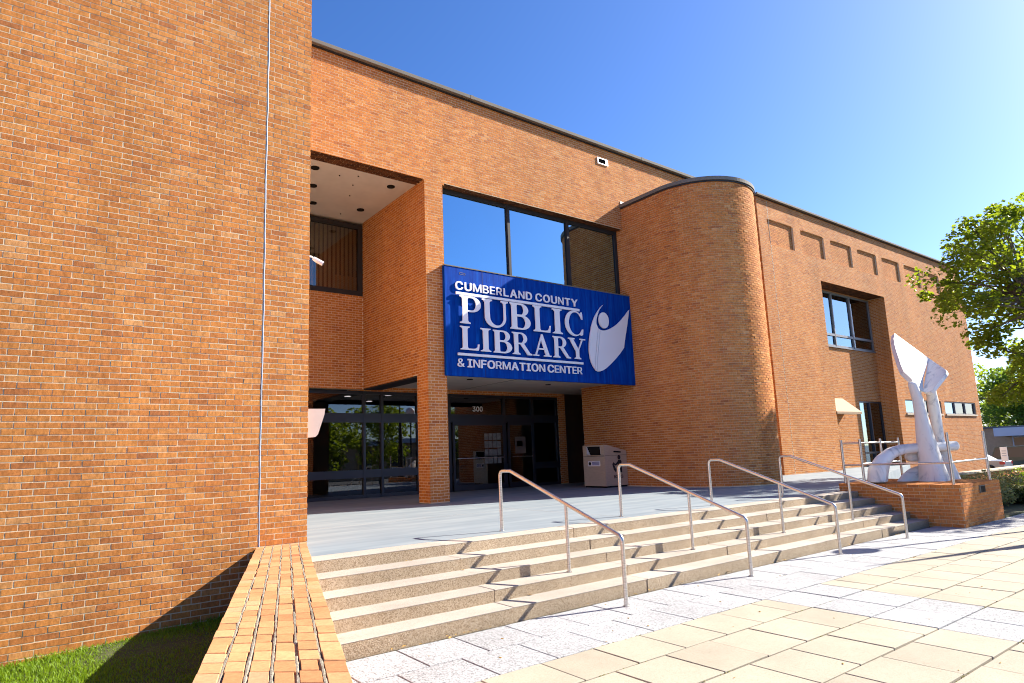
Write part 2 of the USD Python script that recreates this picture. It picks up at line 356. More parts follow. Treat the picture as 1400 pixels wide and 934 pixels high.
# ------------------------------------------------------------------ setting
H, T = 0.1305, 0.323            # riser and tread of the steps
TZ = 5 * H                      # terrace level
def terrain_z(x, y):
    s = np.clip((x - 42.6) / 3.5, 0, 1); s = s * s * (3 - 2 * s)
    return -0.32 - 0.33 * s
gx = np.unique(np.r_[-600, -200, -60, -20, np.linspace(40, 48, 17), 80, 200, 600]); gy = np.array([-600, -200, -60, -20, 0, 20, 60, 200, 600])
GX, GY = np.meshgrid(gx, gy, indexing='ij'); nx, ny = GX.shape
gv = np.stack([GX, GY, terrain_z(GX, GY)], -1).reshape(-1, 3); gf = []
for i in range(nx - 1):
    for j in range(ny - 1): gf.append([i * ny + j, (i + 1) * ny + j, (i + 1) * ny + j + 1, i * ny + j + 1])
obj('ground', (gv, np.array(gf)), 'asphalt', kind='structure')
# low wall line (top edges of the coping), used by lawn and plaza too
WL0, WL1 = np.array([2.375, 2.529]), np.array([2.985, 2.529])                    # at the building
WN0, WN1 = np.array([0.629, -2.596]), np.array([1.127, -3.034])                    # lower down in the picture
# lawn
lx = np.linspace(-14, 2.4, 42); ly = np.linspace(-13, 2.53, 40)
LX, LY = np.meshgrid(lx, ly, indexing='ij')
LZ = -.155 + .055 * np.clip(LX, -3, 2.4) + .03 * (meshkit.noise(np.stack([LX * 1.3, LY * 1.3, LX * 0], -1), 3) - .5)
lf = [[i * 40 + j, (i + 1) * 40 + j, (i + 1) * 40 + j + 1, i * 40 + j + 1] for i in range(41) for j in range(39)]
obj('lawn_soil', (np.stack([LX, LY, LZ], -1).reshape(-1, 3), np.array(lf)), 'soil', kind='structure')
def lawn_z(x, y): return -.155 + .055 * np.clip(x, -3, 2.4)
# plaza bed and pavers
plaza = obj('plaza', cbox(1.0, 40, -15, 0.02, -.30, -.022), 'sand_joint', kind='structure')
ROWY = [-0.09, -0.682, -1.245, -1.785, -2.373, -2.960, -3.546] + [-3.546 - .587 * k for k in range(1, 12)]
pavers = []
for r in range(len(ROWY) - 1):
    y1, y0 = ROWY[r], ROWY[r + 1]
    cuts = []
    if r < 2:
        x = 1.33 + (.305 if r == 0 else 0) - .61 * 2
        while x < 26: cuts.append((x, x + .61, 'w')); x += .61
    else:
        half = r % 2 == 0                      # a half paver stands against the white band in every other row
        cuts += [(6.87, 7.465, 'w'), (7.465, 8.06, 'w')]
        x = 6.87
        first = True
        while x > -4:
            w = .305 if (first and half) else .6; cuts.append((x - w, x, 'c')); x -= w; first = False
        x = 8.06; first = True
        while x < 24:
            w = .35 if (first and half) else .6; cuts.append((x, x + w, 'c')); x += w; first = False
    for x0, x1, c in cuts: pavers.append((x0, x1, y0, y1, c))
def low_wall_right_x(y):
    return WL1[0] + (WN1[0] - WL1[0]) * (WL1[1] - y) / (WL1[1] - WN1[1])
def project(p):
    q = np.asarray(p, float) - CAM; w = q @ F_
    return CX + F_PX * (q @ R_) / w, CY - F_PX * (q @ U_) / w, w
keep, rest = [], []
for p in pavers:
    x0, x1, y0, y1, c = p
    lim = low_wall_right_x((y0 + y1) / 2) - .1
    if x1 < lim + .05: continue
    x0 = max(x0, lim)
    if x1 - x0 < .05: continue
    u, v, w = project([(x0 + x1) / 2, (y0 + y1) / 2, 0])
    vis = w > .3 and -80 < u < 1500 and v < 1150
    (keep if vis else rest).append((w, (x0, x1, y0, y1, c)))
keep.sort(); rest += keep[298:]; keep = keep[:298]
def paver_mesh(x0, x1, y0, y1, rng):
    gy = 1.9 if y1 < -1.2 else 1.0
    g = .0045 + abs(rng.normal(0, .0015)); dz = rng.normal(0, .0016)
    t = cbox(x0 + g, x1 - g, y0 + g * gy, y1 - g * gy, -.04, dz, .004)
    a, b = rng.normal(0, .0022, 2); v = t.vertices.copy()
    v[:, 2] += np.where(v[:, 2] > -.02, a * (v[:, 0] - (x0 + x1) / 2) + b * (v[:, 1] - (y0 + y1) / 2), 0); t.vertices = v
    return t
rp = np.random.default_rng(11)
for w, (x0, x1, y0, y1, c) in keep: obj('paver', paver_mesh(x0, x1, y0, y1, rp), 'white_paver' if c == 'w' else 'cream_paver', plaza)
for c, m in (('w', 'white_paver'), ('c', 'cream_paver')):
    mb = MB()
    for w, p in rest:
        if p[4] == c: mb.mesh(paver_mesh(*p[:4], rp))
    if mb.n: obj('outer_pavers', mb.get(), m, plaza, kind='stuff')
mb = MB()
for y in ROWY[1:8]:
    for x in np.arange(2.5, 15, .02):
        if meshkit.noise(np.array([x * 1.7, y * 5, 1.0]), 5) > .60 and rp.random() < .35 and x > low_wall_right_x(y):
            s = rp.uniform(.003, .008); q = trimesh.creation.icosphere(0, s); q.apply_scale([1.6, 1, .6]); q.apply_translation([x, y + rp.normal(0, .004), -.004]); mb.mesh(q)
obj('joint_moss', mb.get(), 'moss', plaza, kind='stuff')
# terrace
terr_p = Polygon([(2.5, 5 * T + .03), (14.86, 5 * T + .03), (14.86, 1.68), (17.1, 1.68), (17.1, 2.32), (33.0, 7.2), (33.0, 12.5), (2.5, 12.5)])
terr = obj('terrace', slab(terr_p, TOPF(TZ), 0, -.95), 'terrace_concrete', kind='structure')
mb = MB()
# saw joints in the terrace: shallow dark strips
for y in (4.55, ): mb.box(3.0, 14.0, y - .004, y + .004, TZ, TZ + .0015)
for x in (7.95, 12.7): mb.box(x - .004, x + .004, 5 * T + .04, 7.4, TZ, TZ + .0015)
obj('terrace_joint', mb.get(), 'paving_grey', terr)
# steps
steps = obj('steps', cbox(2.3, 14.80, .06, 5 * T + .04, -.3, -.03), 'sand_joint', kind='structure')
rs = np.random.default_rng(5)
JX = [2.10, 4.26, 6.37, 8.53, 10.70, 12.80, 14.84]
for k in range(5):
    y0, y1 = k * T, (k + 1) * T + .02
    for a, b in zip(JX, JX[1:]):
        o = rs.normal(0, .012); g = .004
        t = cbox(max(a + (o if a > 2.2 else 0), 2.1) + g, b + g * .2, y0 + rs.normal(0, .003), y1, -.05 if k == 0 else k * H - .02, (k + 1) * H - (.0 if k < 4 else -.002) + rs.normal(0, .0018), .008)
        zt_ = t.bounds[1, 2]; xa, xb, ya, yb = t.bounds[0, 0], t.bounds[1, 0], t.bounds[0, 1], t.bounds[1, 1]
        st = obj('step_stone', cbox(xa, xb, ya, yb, t.bounds[0, 2], zt_ - .0125), 'step_stone', steps)
        obj('tread', cbox(xa + .0005, xb - .0005, ya - .0025, yb - .0005, zt_ - .012, zt_, .005), 'tread_stone', st)  # thin top slab carrying the paler, sun-brightened tread tone
mb = MB()
mb.box(2.3, 14.8, .005, 5 * T, -.1, -.015)
obj('step_bed_joint', mb.get(), 'sand_joint', steps)
# parking lot surface
obj('parking_lot', cbox(47, 140, -40, 60, -1.0, -.632), 'asphalt', kind='structure')

# ------------------------------------------------------------------ the library
lib = thing('library_building', 'large orange brick library with a rounded brick bay beside its entrance', 'building')
RZ = 11.10                       # underside of the roof caps
def shell(poly, fr, thick, name='brick_wall', back=.0021):
    """mortar backing as one mesh (a wall of the building); its bricks follow as children."""
    return obj(name, slab(poly.buffer(-.008, join_style=2), fr, -back, -thick), 'mortar', lib)
# left block -------------------------------------------------------
YW, XE, XJ = 2.534, 3.0, 2.404
wall_a = shell(sbox(-9, -.4, XE, 11.2), FRONT(YW), .3)
def wall_bricks(rects, fr, parent, n_single):
    w = brick_verts(rects, fr, RNG)
    flip = np.linalg.det(fr[:3, :3]) < 0
    cen = w[:, :4].mean(1); order = np.arange(len(w)); single = np.zeros(len(w), bool)
    if n_single:
        px = np.array([project(c)[:2] for c in cen]); dist = np.linalg.norm(cen - CAM, axis=1)
        seen = (px[:, 0] > 4) & (px[:, 0] < 1396) & (px[:, 1] > 4) & (px[:, 1] < 930)
        width = w[:, 1, :] - w[:, 0, :]; area = np.linalg.norm(width, axis=1) / dist ** 2
        single[[i for i in np.argsort(-np.where(seen, area, -1))[:n_single]]] = True
        for i in np.nonzero(single)[0]: obj('brick', brick_mesh(w[i:i + 1], flip), 'brick', parent)
    obj('brick_courses', brick_mesh(w[~single], flip), 'brick', parent, kind='stuff')
rect_a = bond(sbox(-9, -.4, XJ - .008, 11.2), u_off=.05, v_off=.715 - 12 * BH) + bond(sbox(XJ + .008, -.4, XE, 11.2), u_off=.05, v_off=.715 - 12 * BH)
hidden = [r for r in rect_a if not (r[2] < .66 and r[0] > 2.42)]
wall_bricks(hidden, FRONT(YW), wall_a, 298)
zz = np.arange(.70, 11.2, .05)
pts = np.stack([XJ + .0035 * np.sin(zz * 2.1) + .002 * np.sin(zz * 9), np.full_like(zz, YW + .004), zz], 1)
obj('control_joint', tube(pts, .0085, 6), 'caulk', wall_a)
wall_b = shell(sbox(YW + .02, -.3, 8.2, 11.2), RIGHT(XE), .3)
obj('brick_courses', bricks(sbox(YW, TZ, 7.6, 11.2), RIGHT(XE), v_off=.715 - 12 * BH), 'brick', wall_b, kind='stuff')
# pale chamfered hood on that side
hood_p = Polygon([(2.98, 2.385), (3.262, 2.39), (3.252, 2.315), (3.165, 2.055), (3.13, 2.02), (2.98, 2.015)])
obj('hood', slab(hood_p, FRONT(2.62), 0, -.5), 'pink_stone', lib, label='pale chamfered stone hood just past the corner of the near wall')
# main front wall ---------------------------------------------------
YF, XK0, XK1, XC = 7.50, 7.74, 8.274, 14.90
front_p = sbox(3.0, TZ, 22.2, RZ).difference(unary_union([sbox(2.9, .3, XK0, 8.565), sbox(XK1, .3, XC, 8.58)]))
wall_c = shell(front_p, FRONT(YF), .52)
obj('brick_courses', bricks(front_p.intersection(sbox(4.2, .3, 22.2, 12)), FRONT(YF)), 'brick', wall_c, kind='stuff')
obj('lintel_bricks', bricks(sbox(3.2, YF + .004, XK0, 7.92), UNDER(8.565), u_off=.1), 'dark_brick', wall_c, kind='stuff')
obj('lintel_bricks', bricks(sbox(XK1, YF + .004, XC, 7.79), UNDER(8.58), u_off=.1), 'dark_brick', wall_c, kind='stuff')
mb = MB()
for q in ((13.98, 14.44, 10.565, 10.60), (13.98, 14.44, 10.74, 10.775), (13.98, 14.03, 10.60, 10.74), (14.33, 14.44, 10.60, 10.74)): mb.box(q[0], q[1], YF - .03, YF + .02, q[2], q[3])
vent = obj('vent', mb.get(), 'white_paint', lib, label='small white wall vent with a black opening high under the roof edge')
obj('vent_opening', cbox(14.02, 14.34, YF - .012, YF + .03, 10.595, 10.745), 'deep_hole', vent)
obj('flashing', cbox(14.90, 15.15, YF - .02, YF, 9.41, 9.51), 'white_paint', lib)
# partition between the entrance and the tall recess
part_p = unary_union([sbox(YF, TZ, 8.03, 8.6), sbox(YF + .02, 3.69, 11.08, RZ - .3)])
wall_d = obj('brick_wall', slab(part_p.buffer(-.009, join_style=2), LEFT(XK0 + .0021), 0, -(XK1 - XK0 - .02)), 'mortar', lib)
obj('brick_courses', bricks(part_p.intersection(sbox(7.4, .3, 11.08, 8.57)), LEFT(XK0), u_off=YF - .1), 'brick', wall_d, kind='stuff')
obj('brick_courses', bricks(part_p.intersection(sbox(7.4, .3, 11.08, 3.8)), RIGHT(XK1), u_off=YF), 'brick', wall_d, kind='stuff')
obj('soffit_trim', cbox(XK0 + .01, XK1 - .01, 8.04, 11.07, 3.66, 3.70), 'dark_metal', wall_d)
# rear wall of the recess with window above and storefront below
wall_e = shell(sbox(3.2, 3.673, XK0 + .02, 6.37), FRONT(11.08), .3)
obj('brick_courses', bricks(sbox(4.5, 3.673, XK0, 6.37), FRONT(11.08)), 'brick', wall_e, kind='stuff')
ceil_a = obj('soffit', cbox(3.1, XK0 + .1, 7.90, 11.3, 8.572, 8.7), 'plaster', lib, label='pale plaster ceiling of the tall recess with round dark downlights')
for x, y in ((5.245, 8.30), (5.567, 9.29), (5.965, 10.34), (7.251, 8.33), (7.247, 10.14), (8.6, 8.9)):
    if x < XK0:
        ring = trimesh.creation.annulus(.075, .10, .03, sections=24); ring.apply_translation([x, y, 8.565]); obj('downlight', ring, 'fixture', ceil_a)
        d = trimesh.creation.cylinder(.076, .012, sections=20); d.apply_translation([x, y, 8.568]); obj('downlight_lens', d, 'fixture', ceil_a)
for x, y in ((5.9, 8.4), (6.4, 8.75), (6.6, 9.4), (6.9, 10.7), (6.3, 8.2)):
    d = trimesh.creation.cylinder(.018, .02, sections=10); d.apply_translation([x, y, 8.566]); obj('sprinkler', d, 'fixture', ceil_a)
def window(panes_x, z0, z1, y, mullions, frame_w, frame_m, glass_m, transoms=(), depth=.10, name='window', label=None, parent=None):
    """a framed window: frame, mullions and one pane of glass for every field."""
    x0, x1 = panes_x
    fr = MB(); fr.box(x0, x1, y - .02, y + depth, z0, z0 + frame_w); fr.box(x0, x1, y - .02, y + depth, z1 - frame_w, z1)
    fr.box(x0, x0 + frame_w, y - .019, y + depth - .001, z0 + .001, z1 - .001); fr.box(x1 - frame_w, x1, y - .019, y + depth - .001, z0 + .001, z1 - .001)
    w = obj(name, fr.get(), frame_m, parent or lib, label=label)
    for mx, mw in mullions: obj('mullion', cbox(mx - mw / 2, mx + mw / 2, y - .035, y + depth - .002, z0 + .002, z1 - .002), frame_m, w)
    for tz, tw in transoms: obj('transom', cbox(x0 + .002, x1 - .002, y - .028, y + depth - .003, tz - tw / 2, tz + tw / 2), frame_m, w)
    xs = [x0 + frame_w / 2] + sorted(m[0] for m in mullions) + [x1 - frame_w / 2]; zs = [z0 + frame_w / 2] + sorted(t[0] for t in transoms) + [z1 - frame_w / 2]
    rng = np.random.default_rng(int(abs(x0 * 100) + z1 * 10))
    for a, b in zip(xs, xs[1:]):
        for c, d in zip(zs, zs[1:]):
            t = cbox(a, b, y + .03, y + .038, c, d); k = rng.normal(0, .0012, 2); v = t.vertices.copy()
            v[:, 1] += k[0] * (v[:, 0] - (a + b) / 2) + k[1] * (v[:, 2] - (c + d) / 2); t.vertices = v
            obj('pane', t, glass_m if isinstance(glass_m, str) else glass_m[min(xs.index(a), len(glass_m) - 1)], w)
    return w
w1 = window((3.3, XK0 - .004), 6.375, 8.50, 11.10, [(5.9, .07)], .13, 'dark_metal', 'recess_glass', label='recessed upper window with vertical louvre blinds behind its glass')
mb = MB()
for x in np.arange(3.5, 7.6, .127):
    t = cbox(-.06, .06, -.002, .002, 6.5, 8.4); t.apply_transform(trimesh.transformations.rotation_matrix(.55, [0, 0, 1])); t.apply_translation([x, 11.24, 0]); mb.mesh(t)
obj('vertical_blinds', mb.get(), 'blind', w1)
# ground-floor storefront
YQ = 11.43
sf = window((3.3, 15.33), TZ + .004, 3.665, YQ, [(6.2, .06), (7.93, .07), (8.49, .07), (9.68, .07), (10.80, .10), (12.95, .09), (14.16, .10)], .09, 'bronze_frame', 'tinted_glass',
            transoms=[(1.33, .22), (2.90, .26)], name='storefront', label='dark storefront glazing of the ground floor entrance')
# doors stand just before the storefront plane
def door(x0, x1, name, paper):
    fr = MB(); z0, z1 = TZ + .02, 2.78
    for a, b, c, d in ((x0, x1, z0, z0 + .16), (x0, x1, z1 - .10, z1), (x0, x0 + .07, z0 + .001, z1 - .001), (x1 - .07, x1, z0 + .001, z1 - .001)): fr.box(a, b, YQ - .11 + (.001 if b - a < .2 else 0), YQ - .06, c, d)
    dr = obj('door', fr.get(), 'bronze_frame', lib, label=name)
    obj('pane', cbox(x0 + .05, x1 - .05, YQ - .09, YQ - .082, z0 + .1, z1 - .06), 'tinted_glass', dr)
    obj('push_bar', tube([(x0 + .12, YQ - .15, 1.65), (x1 - .12, YQ - .15, 1.65)], .014, 8), 'stainless', dr)
    for (a, b, c, d, m) in paper: obj('notice', cbox(a, b, YQ - .096, YQ - .092, c, d), m, dr)
    return dr
rq = np.random.default_rng(2)
def sheets(x0, x1, z0, z1, n, m):
    out = []
    for i in range(n):
        w, h = rq.uniform(.13, .2), rq.uniform(.18, .28); a, c = rq.uniform(x0, x1 - w), rq.uniform(z0, z1 - h)
        out.append((a, a + w, c, c + h, m))
    return out
grid = [(12.05 + .17 * i + rq.normal(0, .008), 12.05 + .17 * i + .15, 1.46 + .25 * j, 1.46 + .25 * j + .21 + rq.normal(0, .008), 'paper') for i in range(4) for j in range(4) if rq.random() < .85]
door(10.86, 12.88, 'wide glazed entrance door with paper notices taped to it', grid)
door(13.02, 14.10, 'narrow glazed door with a yellow notice', [(13.3, 13.75, 1.75, 2.3, 'interior'), (13.38, 13.62, 1.98, 2.16, 'paper_yellow')])
num = meshkit.text_mesh('300', .155, .004, bold=True); num.apply_transform(FRONT(YQ + .02) @ trimesh.transformations.translation_matrix([11.70, 3.135, 0]))
obj('door_number', num, 'white_paint', lib)
# entrance head, pier, soffit, alcove
wall_f = shell(unary_union([sbox(XK0 - .3, 3.665, 15.68, 3.95), sbox(15.33, TZ, 15.68, 3.9)]), FRONT(11.40), .12)
obj('brick_courses', bricks(unary_union([sbox(XK0 - .3, 3.665, 15.68, 3.82), sbox(15.33, TZ, 15.68, 3.82)]), FRONT(11.40)), 'brick', wall_f, kind='stuff')
soff = obj('soffit', cbox(XK1 - .02, 17.4, 7.40, 11.6, 3.80, 3.88), 'plaster', lib, label='white plaster soffit over the entrance under the blue sign')
obj('soffit_fascia', cbox(XK1, XC, 7.42, 7.50, 3.66, 3.80), 'dark_metal', soff)
for x, y in ((9.9, 8.9), (11.6, 8.4), (13.0, 9.2)):
    d = trimesh.creation.cylinder(.085, .03, sections=20); d.apply_translation([x, y, 3.80]); obj('downlight', d, 'fixture', soff)
obj('soffit_joint', cbox(11.2, 11.21, 7.6, 11.4, 3.795, 3.801), 'fixture', soff)
obj('alcove_panel', cbox(15.68, 17.4, 11.50, 11.6, TZ, 3.8), 'wood_panel', lib)
obj('alcove_side', cbox(17.3, 17.4, 9.6, 11.5, TZ, 3.8), 'wood_panel', lib)
# upper window band over the sign
w2 = window((XK1 + .004, XC - .004), 6.40, 8.576, 7.76, [(10.55, .085), (12.78, .085)], .10, 'dark_metal', 'mirror_glass', label='upper window of three mirror-like panes above the blue sign')
# interiors (dark rooms behind the glass)
mb = MB(); mb.box(8.2, 14.95, 10.9, 11.0, 3.9, 8.7); mb.box(8.28, 14.95, 7.9, 11.0, 3.89, 3.93); mb.box(8.28, 14.95, 7.85, 11.0, 8.60, 8.7)
obj('upper_room', mb.get(), 'interior', lib)
mb = MB(); mb.box(2.5, 17.4, 17.0, 17.1, .5, 3.9); mb.box(2.5, 2.6, 11.5, 17, .5, 3.9); mb.box(17.3, 17.4, 11.61, 17, .5, 3.9); mb.box(2.5, 17.4, 11.52, 17, 3.70, 3.79)
lob = obj('lobby_room', mb.get(), 'interior', lib)
mb = MB(); mb.box(2.6, 17.3, 11.46, 17, .60, TZ - .002); mb.box(10.2, 11.6, 14.5, 15.2, TZ, 1.75); mb.box(4.6, 7.4, 15.5, 16.0, TZ, 2.4)
obj('lobby_floor', mb.get(), 'interior_floor', lob)
for x, y in ((6.9, 12.4), (8.2, 13.2), (9.3, 12.6), (7.2, 14.4), (9.6, 14.6)):
    d = trimesh.creation.cylinder(.10, .01, sections=20); d.apply_translation([x, y, 3.692]); obj('ceiling_lamp', d, 'lamp_glow', lob)
mb = MB(); mb.box(3.1, 7.7, 13.0, 13.1, 6.3, 8.7); mb.box(3.1, 7.7, 11.4, 13, 6.2, 6.3); mb.box(3.1, 7.7, 11.4, 13.1, 8.55, 8.57)
obj('upper_room', mb.get(), 'interior', lib)
# rounded bay ---------------------------------------------------------
BX, BY, BR, BZ = 16.62, 6.0, 1.72, 9.29
ang = np.linspace(math.pi, 2 * math.pi, 49)
def bay_outline(r, yb): return Polygon([(BX - r, yb)] + [(BX + r * math.cos(a), BY + r * math.sin(a)) for a in ang] + [(BX + r, yb)])
t = trimesh.creation.extrude_polygon(bay_outline(BR - .0046, 9.72), BZ - TZ + .1, engine='earcut'); t.apply_translation([0, 0, TZ - .1])
bay = obj('curved_wall', t, 'mortar', lib, label='tall rounded brick bay right of the entrance')
rects = bond(sbox(0, TZ, 3.72 + math.pi * BR + 1.5, BZ), u_off=.02)
r_arr = np.array(rects); loc = brick_verts(r_arr, np.eye(4), RNG, proud=.0016, tilt=.0026)
bw = np.zeros_like(loc)
for i, q in enumerate(loc):                                            # each brick flat, set on the curve at its middle
    um = (q[:4, 0].min() + q[:4, 0].max()) / 2
    if um < 3.72: c = np.array([BX - BR, 9.72 - um]); nrm = np.array([-1.0, 0])
    elif um < 3.72 + math.pi * BR:
        a = math.pi + (um - 3.72) / BR; nrm = np.array([math.cos(a), math.sin(a)]); c = np.array([BX, BY]) + BR * nrm
    else: c = np.array([BX + BR, BY + (um - 3.72 - math.pi * BR)]); nrm = np.array([1.0, 0])
    tan = np.array([-nrm[1], nrm[0]])
    xy = c + (q[:, :1] - um) * tan + (q[:, 2:3] + .0015) * nrm
    bw[i, :, :2] = xy; bw[i, :, 2] = q[:, 1]
obj('brick_courses', brick_mesh(bw), 'brick', bay, kind='stuff')
ringp = bay_outline(BR + .055, 7.49).difference(bay_outline(BR - .3, 7.8))
t = trimesh.creation.extrude_polygon(bay_outline(BR + .055, 7.49), .105, engine='earcut'); t.apply_translation([0, 0, BZ + .002])
obj('roof_cap', t, 'cap_metal', bay)
t = trimesh.creation.extrude_polygon(bay_outline(BR + .03, 7.48), .05, engine='earcut'); t.apply_translation([0, 0, BZ - .045])
obj('cap_drip', t, 'dark_metal', bay)
# right wing ------------------------------------------------------------
YV, XV0, XV1 = 7.03, 22.0, 42.28
slot = sbox(26.27, TZ - .1, 32.06, 8.35)
strips = [sbox(32.83, 2.97, 37.0, 3.60), sbox(37.43, 2.97, 41.65, 3.61)]
pan = [sbox(22.62 + 2.431 * k, 9.33, 22.62 + 2.431 * k + 1.86, 10.325) for k in range(8)]
wing_full = sbox(XV0, -.85, XV1, RZ).difference(unary_union([slot] + strips))
wing_p = wing_full.difference(unary_union(pan))
joints = unary_union([sbox(22.715, TZ, 22.733, RZ)])
wall_g = shell(wing_p, FRONT(YV), .3)
obj('brick_courses', bricks(wing_p.difference(joints), FRONT(YV)), 'brick', wall_g, kind='stuff')
for q in pan:
    pnl = obj('recessed_panel', slab(q, FRONT(YV + .074), 0, -.2), 'mortar', wall_g)
    obj('brick_courses', bricks(q.buffer(.01, join_style=2), FRONT(YV + .07)), 'brick', wall_g, kind='stuff')
obj('control_joint', cbox(22.717, 22.731, YV + .001, YV + .02, TZ, RZ), 'black_plastic', wall_g)
wall_h = obj('brick_wall', slab(sbox(YV + .31, TZ, 8.5, RZ).buffer(-.008), LEFT(XV0), -.004, -.3), 'mortar', lib)
obj('brick_courses', bricks(sbox(YV, TZ, 8.5, RZ), LEFT(XV0), u_off=YV), 'brick', wall_h, kind='stuff')
YB = 7.73
slot_back = sbox(26.2, TZ, 32.1, 8.4).difference(unary_union([sbox(26.9, 5.85, 32.06, 8.30), sbox(29.85, TZ - .1, 32.06, 3.52)]))
wall_i = shell(slot_back, FRONT(YB), .25)
obj('brick_courses', bricks(slot_back, FRONT(YB)), 'brick', wall_i, kind='stuff')
wall_j = obj('brick_wall', slab(sbox(YV + .31, TZ, YB + .4, 8.4), LEFT(32.06), -.004, -.3), 'mortar', lib)
obj('brick_courses', bricks(sbox(YV, TZ, YB, 8.35), LEFT(32.06), u_off=YV), 'brick', wall_j, kind='stuff')
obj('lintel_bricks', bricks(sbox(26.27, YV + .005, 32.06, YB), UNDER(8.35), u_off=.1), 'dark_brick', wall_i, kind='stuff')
w3 = window((26.9, 32.055), 5.86, 8.30, YB + .02, [(28.45, .07), (30.1, .07)], .07, 'pale_frame', ('clear_glass', 'clear_glass', 'tinted_glass'), transoms=[(6.37, .10)], label='tall window high in the deep slot of the right wing')
obj('sill', cbox(26.3, 32.05, YB - .06, YB + .1, 5.80, 5.853), 'pale_frame', w3)
obj('curtain', cbox(30.2, 32.0, YB + .30, YB + .33, 5.9, 8.25), 'curtain', w3)
w4 = window((29.85, 32.055), TZ + .002, 3.518, YB + .02, [(30.85, .07)], .06, 'bronze_frame', ('clear_glass', 'tinted_glass'), transoms=[(1.25, .08)], label='tall window low in the deep slot of the right wing')  # left pane takes the brighter-reflecting glass, right the darker, to set the sky reflection
obj('curtain', cbox(30.95, 32.0, YB + .30, YB + .33, .7, 3.45), 'curtain', w4)
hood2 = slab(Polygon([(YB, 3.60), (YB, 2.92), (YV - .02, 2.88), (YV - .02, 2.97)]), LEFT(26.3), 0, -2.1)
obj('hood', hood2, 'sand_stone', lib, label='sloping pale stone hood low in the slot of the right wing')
for a, b in ((32.83, 37.0), (37.43, 41.65)):
    ww = window((a, b), 2.975, 3.60, YV + .06, [(a + (b - a) / 3, .05), (a + 2 * (b - a) / 3, .05)], .04, 'pale_frame', ('clear_glass', 'tinted_glass'), label='narrow strip window with a pale sill near the far end' if a < 35 else 'narrow strip window nearest the far corner')  # sky reflection put into the glass: first pane mirrors strongly, others stay dark
    obj('sill', cbox(a - .03, b + .03, YV - .05, YV + .06, 2.89, 2.97), 'white_stone', ww)
mb = MB(); mb.box(26.3, 32.4, 9.4, 9.5, .5, 8.6); mb.box(26.0, 26.1, YB + .3, 9.4, .5, 8.6); mb.box(32.3, 32.4, YB + .41, 9.4, .5, 8.6); mb.box(26.1, 32.3, YB + .26, 9.4, 4.4, 4.5); mb.box(26.1, 32.3, YB + .26, 9.4, 8.42, 8.5); mb.box(32.5, 42.0, 8.6, 8.7, 2.5, 4.2); mb.box(32.5, 42.0, 7.35, 8.6, 4.1, 4.2); mb.box(32.5, 42.0, 7.35, 8.6, 2.5, 2.6)
obj('upper_room', mb.get(), 'interior', lib)
# roof, caps and the far body of the building
mb = MB(); mb.box(2.9, 22.3, YF + .3, 24, RZ - .25, RZ - .05); mb.box(XV0, XV1 - .02, YV + .31, 24, RZ - .27, RZ - .06); mb.box(-9, 2.98, YW + .3, 24, 10.9, 11.1)
obj('roof', mb.get(), 'roof_felt', lib)
mb = MB(); mb.box(XV1 - .32, XV1 - .01, YV + .31, 24, -.9, RZ - .01); mb.box(-9, XV1 - .01, 23.7, 24, -.9, RZ - .01); mb.box(-9.0, -8.7, YW + .31, 23.7, -.9, 11.1)
mb.box(XV1 - .02, XV1 - .012, YV + .02, YV + .31, -.9, TZ)
obj('rear_wall', mb.get(), 'tan_wall', lib)
for seg, (a, b) in enumerate(((3.02, 9.2), (9.21, 16.0), (16.01, 21.86))): obj('roof_cap', cbox(a, b, YF - .135, YF + .35, RZ + .03, RZ + .125, .006), 'cap_metal', lib)
for a, b in ((XV0 - .08, 28.0), (28.01, 35.0), (35.01, XV1 + .08)): obj('roof_cap', cbox(a, b, YV - .125, YV + .35, RZ + .02, RZ + .10, .006), 'cap_metal', lib)
obj('roof_cap', cbox(XV0 - .085, XV0 + .3, YV + .36, 9.0, RZ, RZ + .099, .006), 'cap_metal', lib)
mb = MB()
for x in (9.205, 16.005): mb.box(x - .05, x + .05, YF - .139, YF - .12, RZ + .024, RZ + .13)
obj('cap_joint', mb.get(), 'cap_metal', lib)
mb = MB(); mb.box(3.02, 21.86, YF - .045, YF + .3, RZ - .004, RZ + .029); mb.box(XV0 - .03, XV1 + .03, YV - .04, YV + .3, RZ - .004, RZ + .019)
obj('cap_bed', mb.get(), 'dark_metal', lib)

# ------------------------------------------------------------------ security camera
sc = thing('security_camera', 'small white bullet security camera at the edge of the near brick wall', 'camera')
d1 = np.array([3.05, 2.75, 4.49])
obj('base', cbox(3.0, 3.03, 2.70, 2.80, 4.43, 4.55, .005), 'white_paint', sc)
obj('arm', tube([(3.02, 2.75, 4.49), (3.10, 2.75, 4.50), (3.15, 2.74, 4.47)], .012, 8), 'white_paint', sc)
obj('body', tube([(3.13, 2.745, 4.48), (3.165, 2.735, 4.455), (3.25, 2.70, 4.405)], [.026, .032, .032], 14), 'white_paint', sc)
obj('lens', tube([(3.248, 2.701, 4.407), (3.256, 2.697, 4.402)], .024, 14), 'black_plastic', sc)

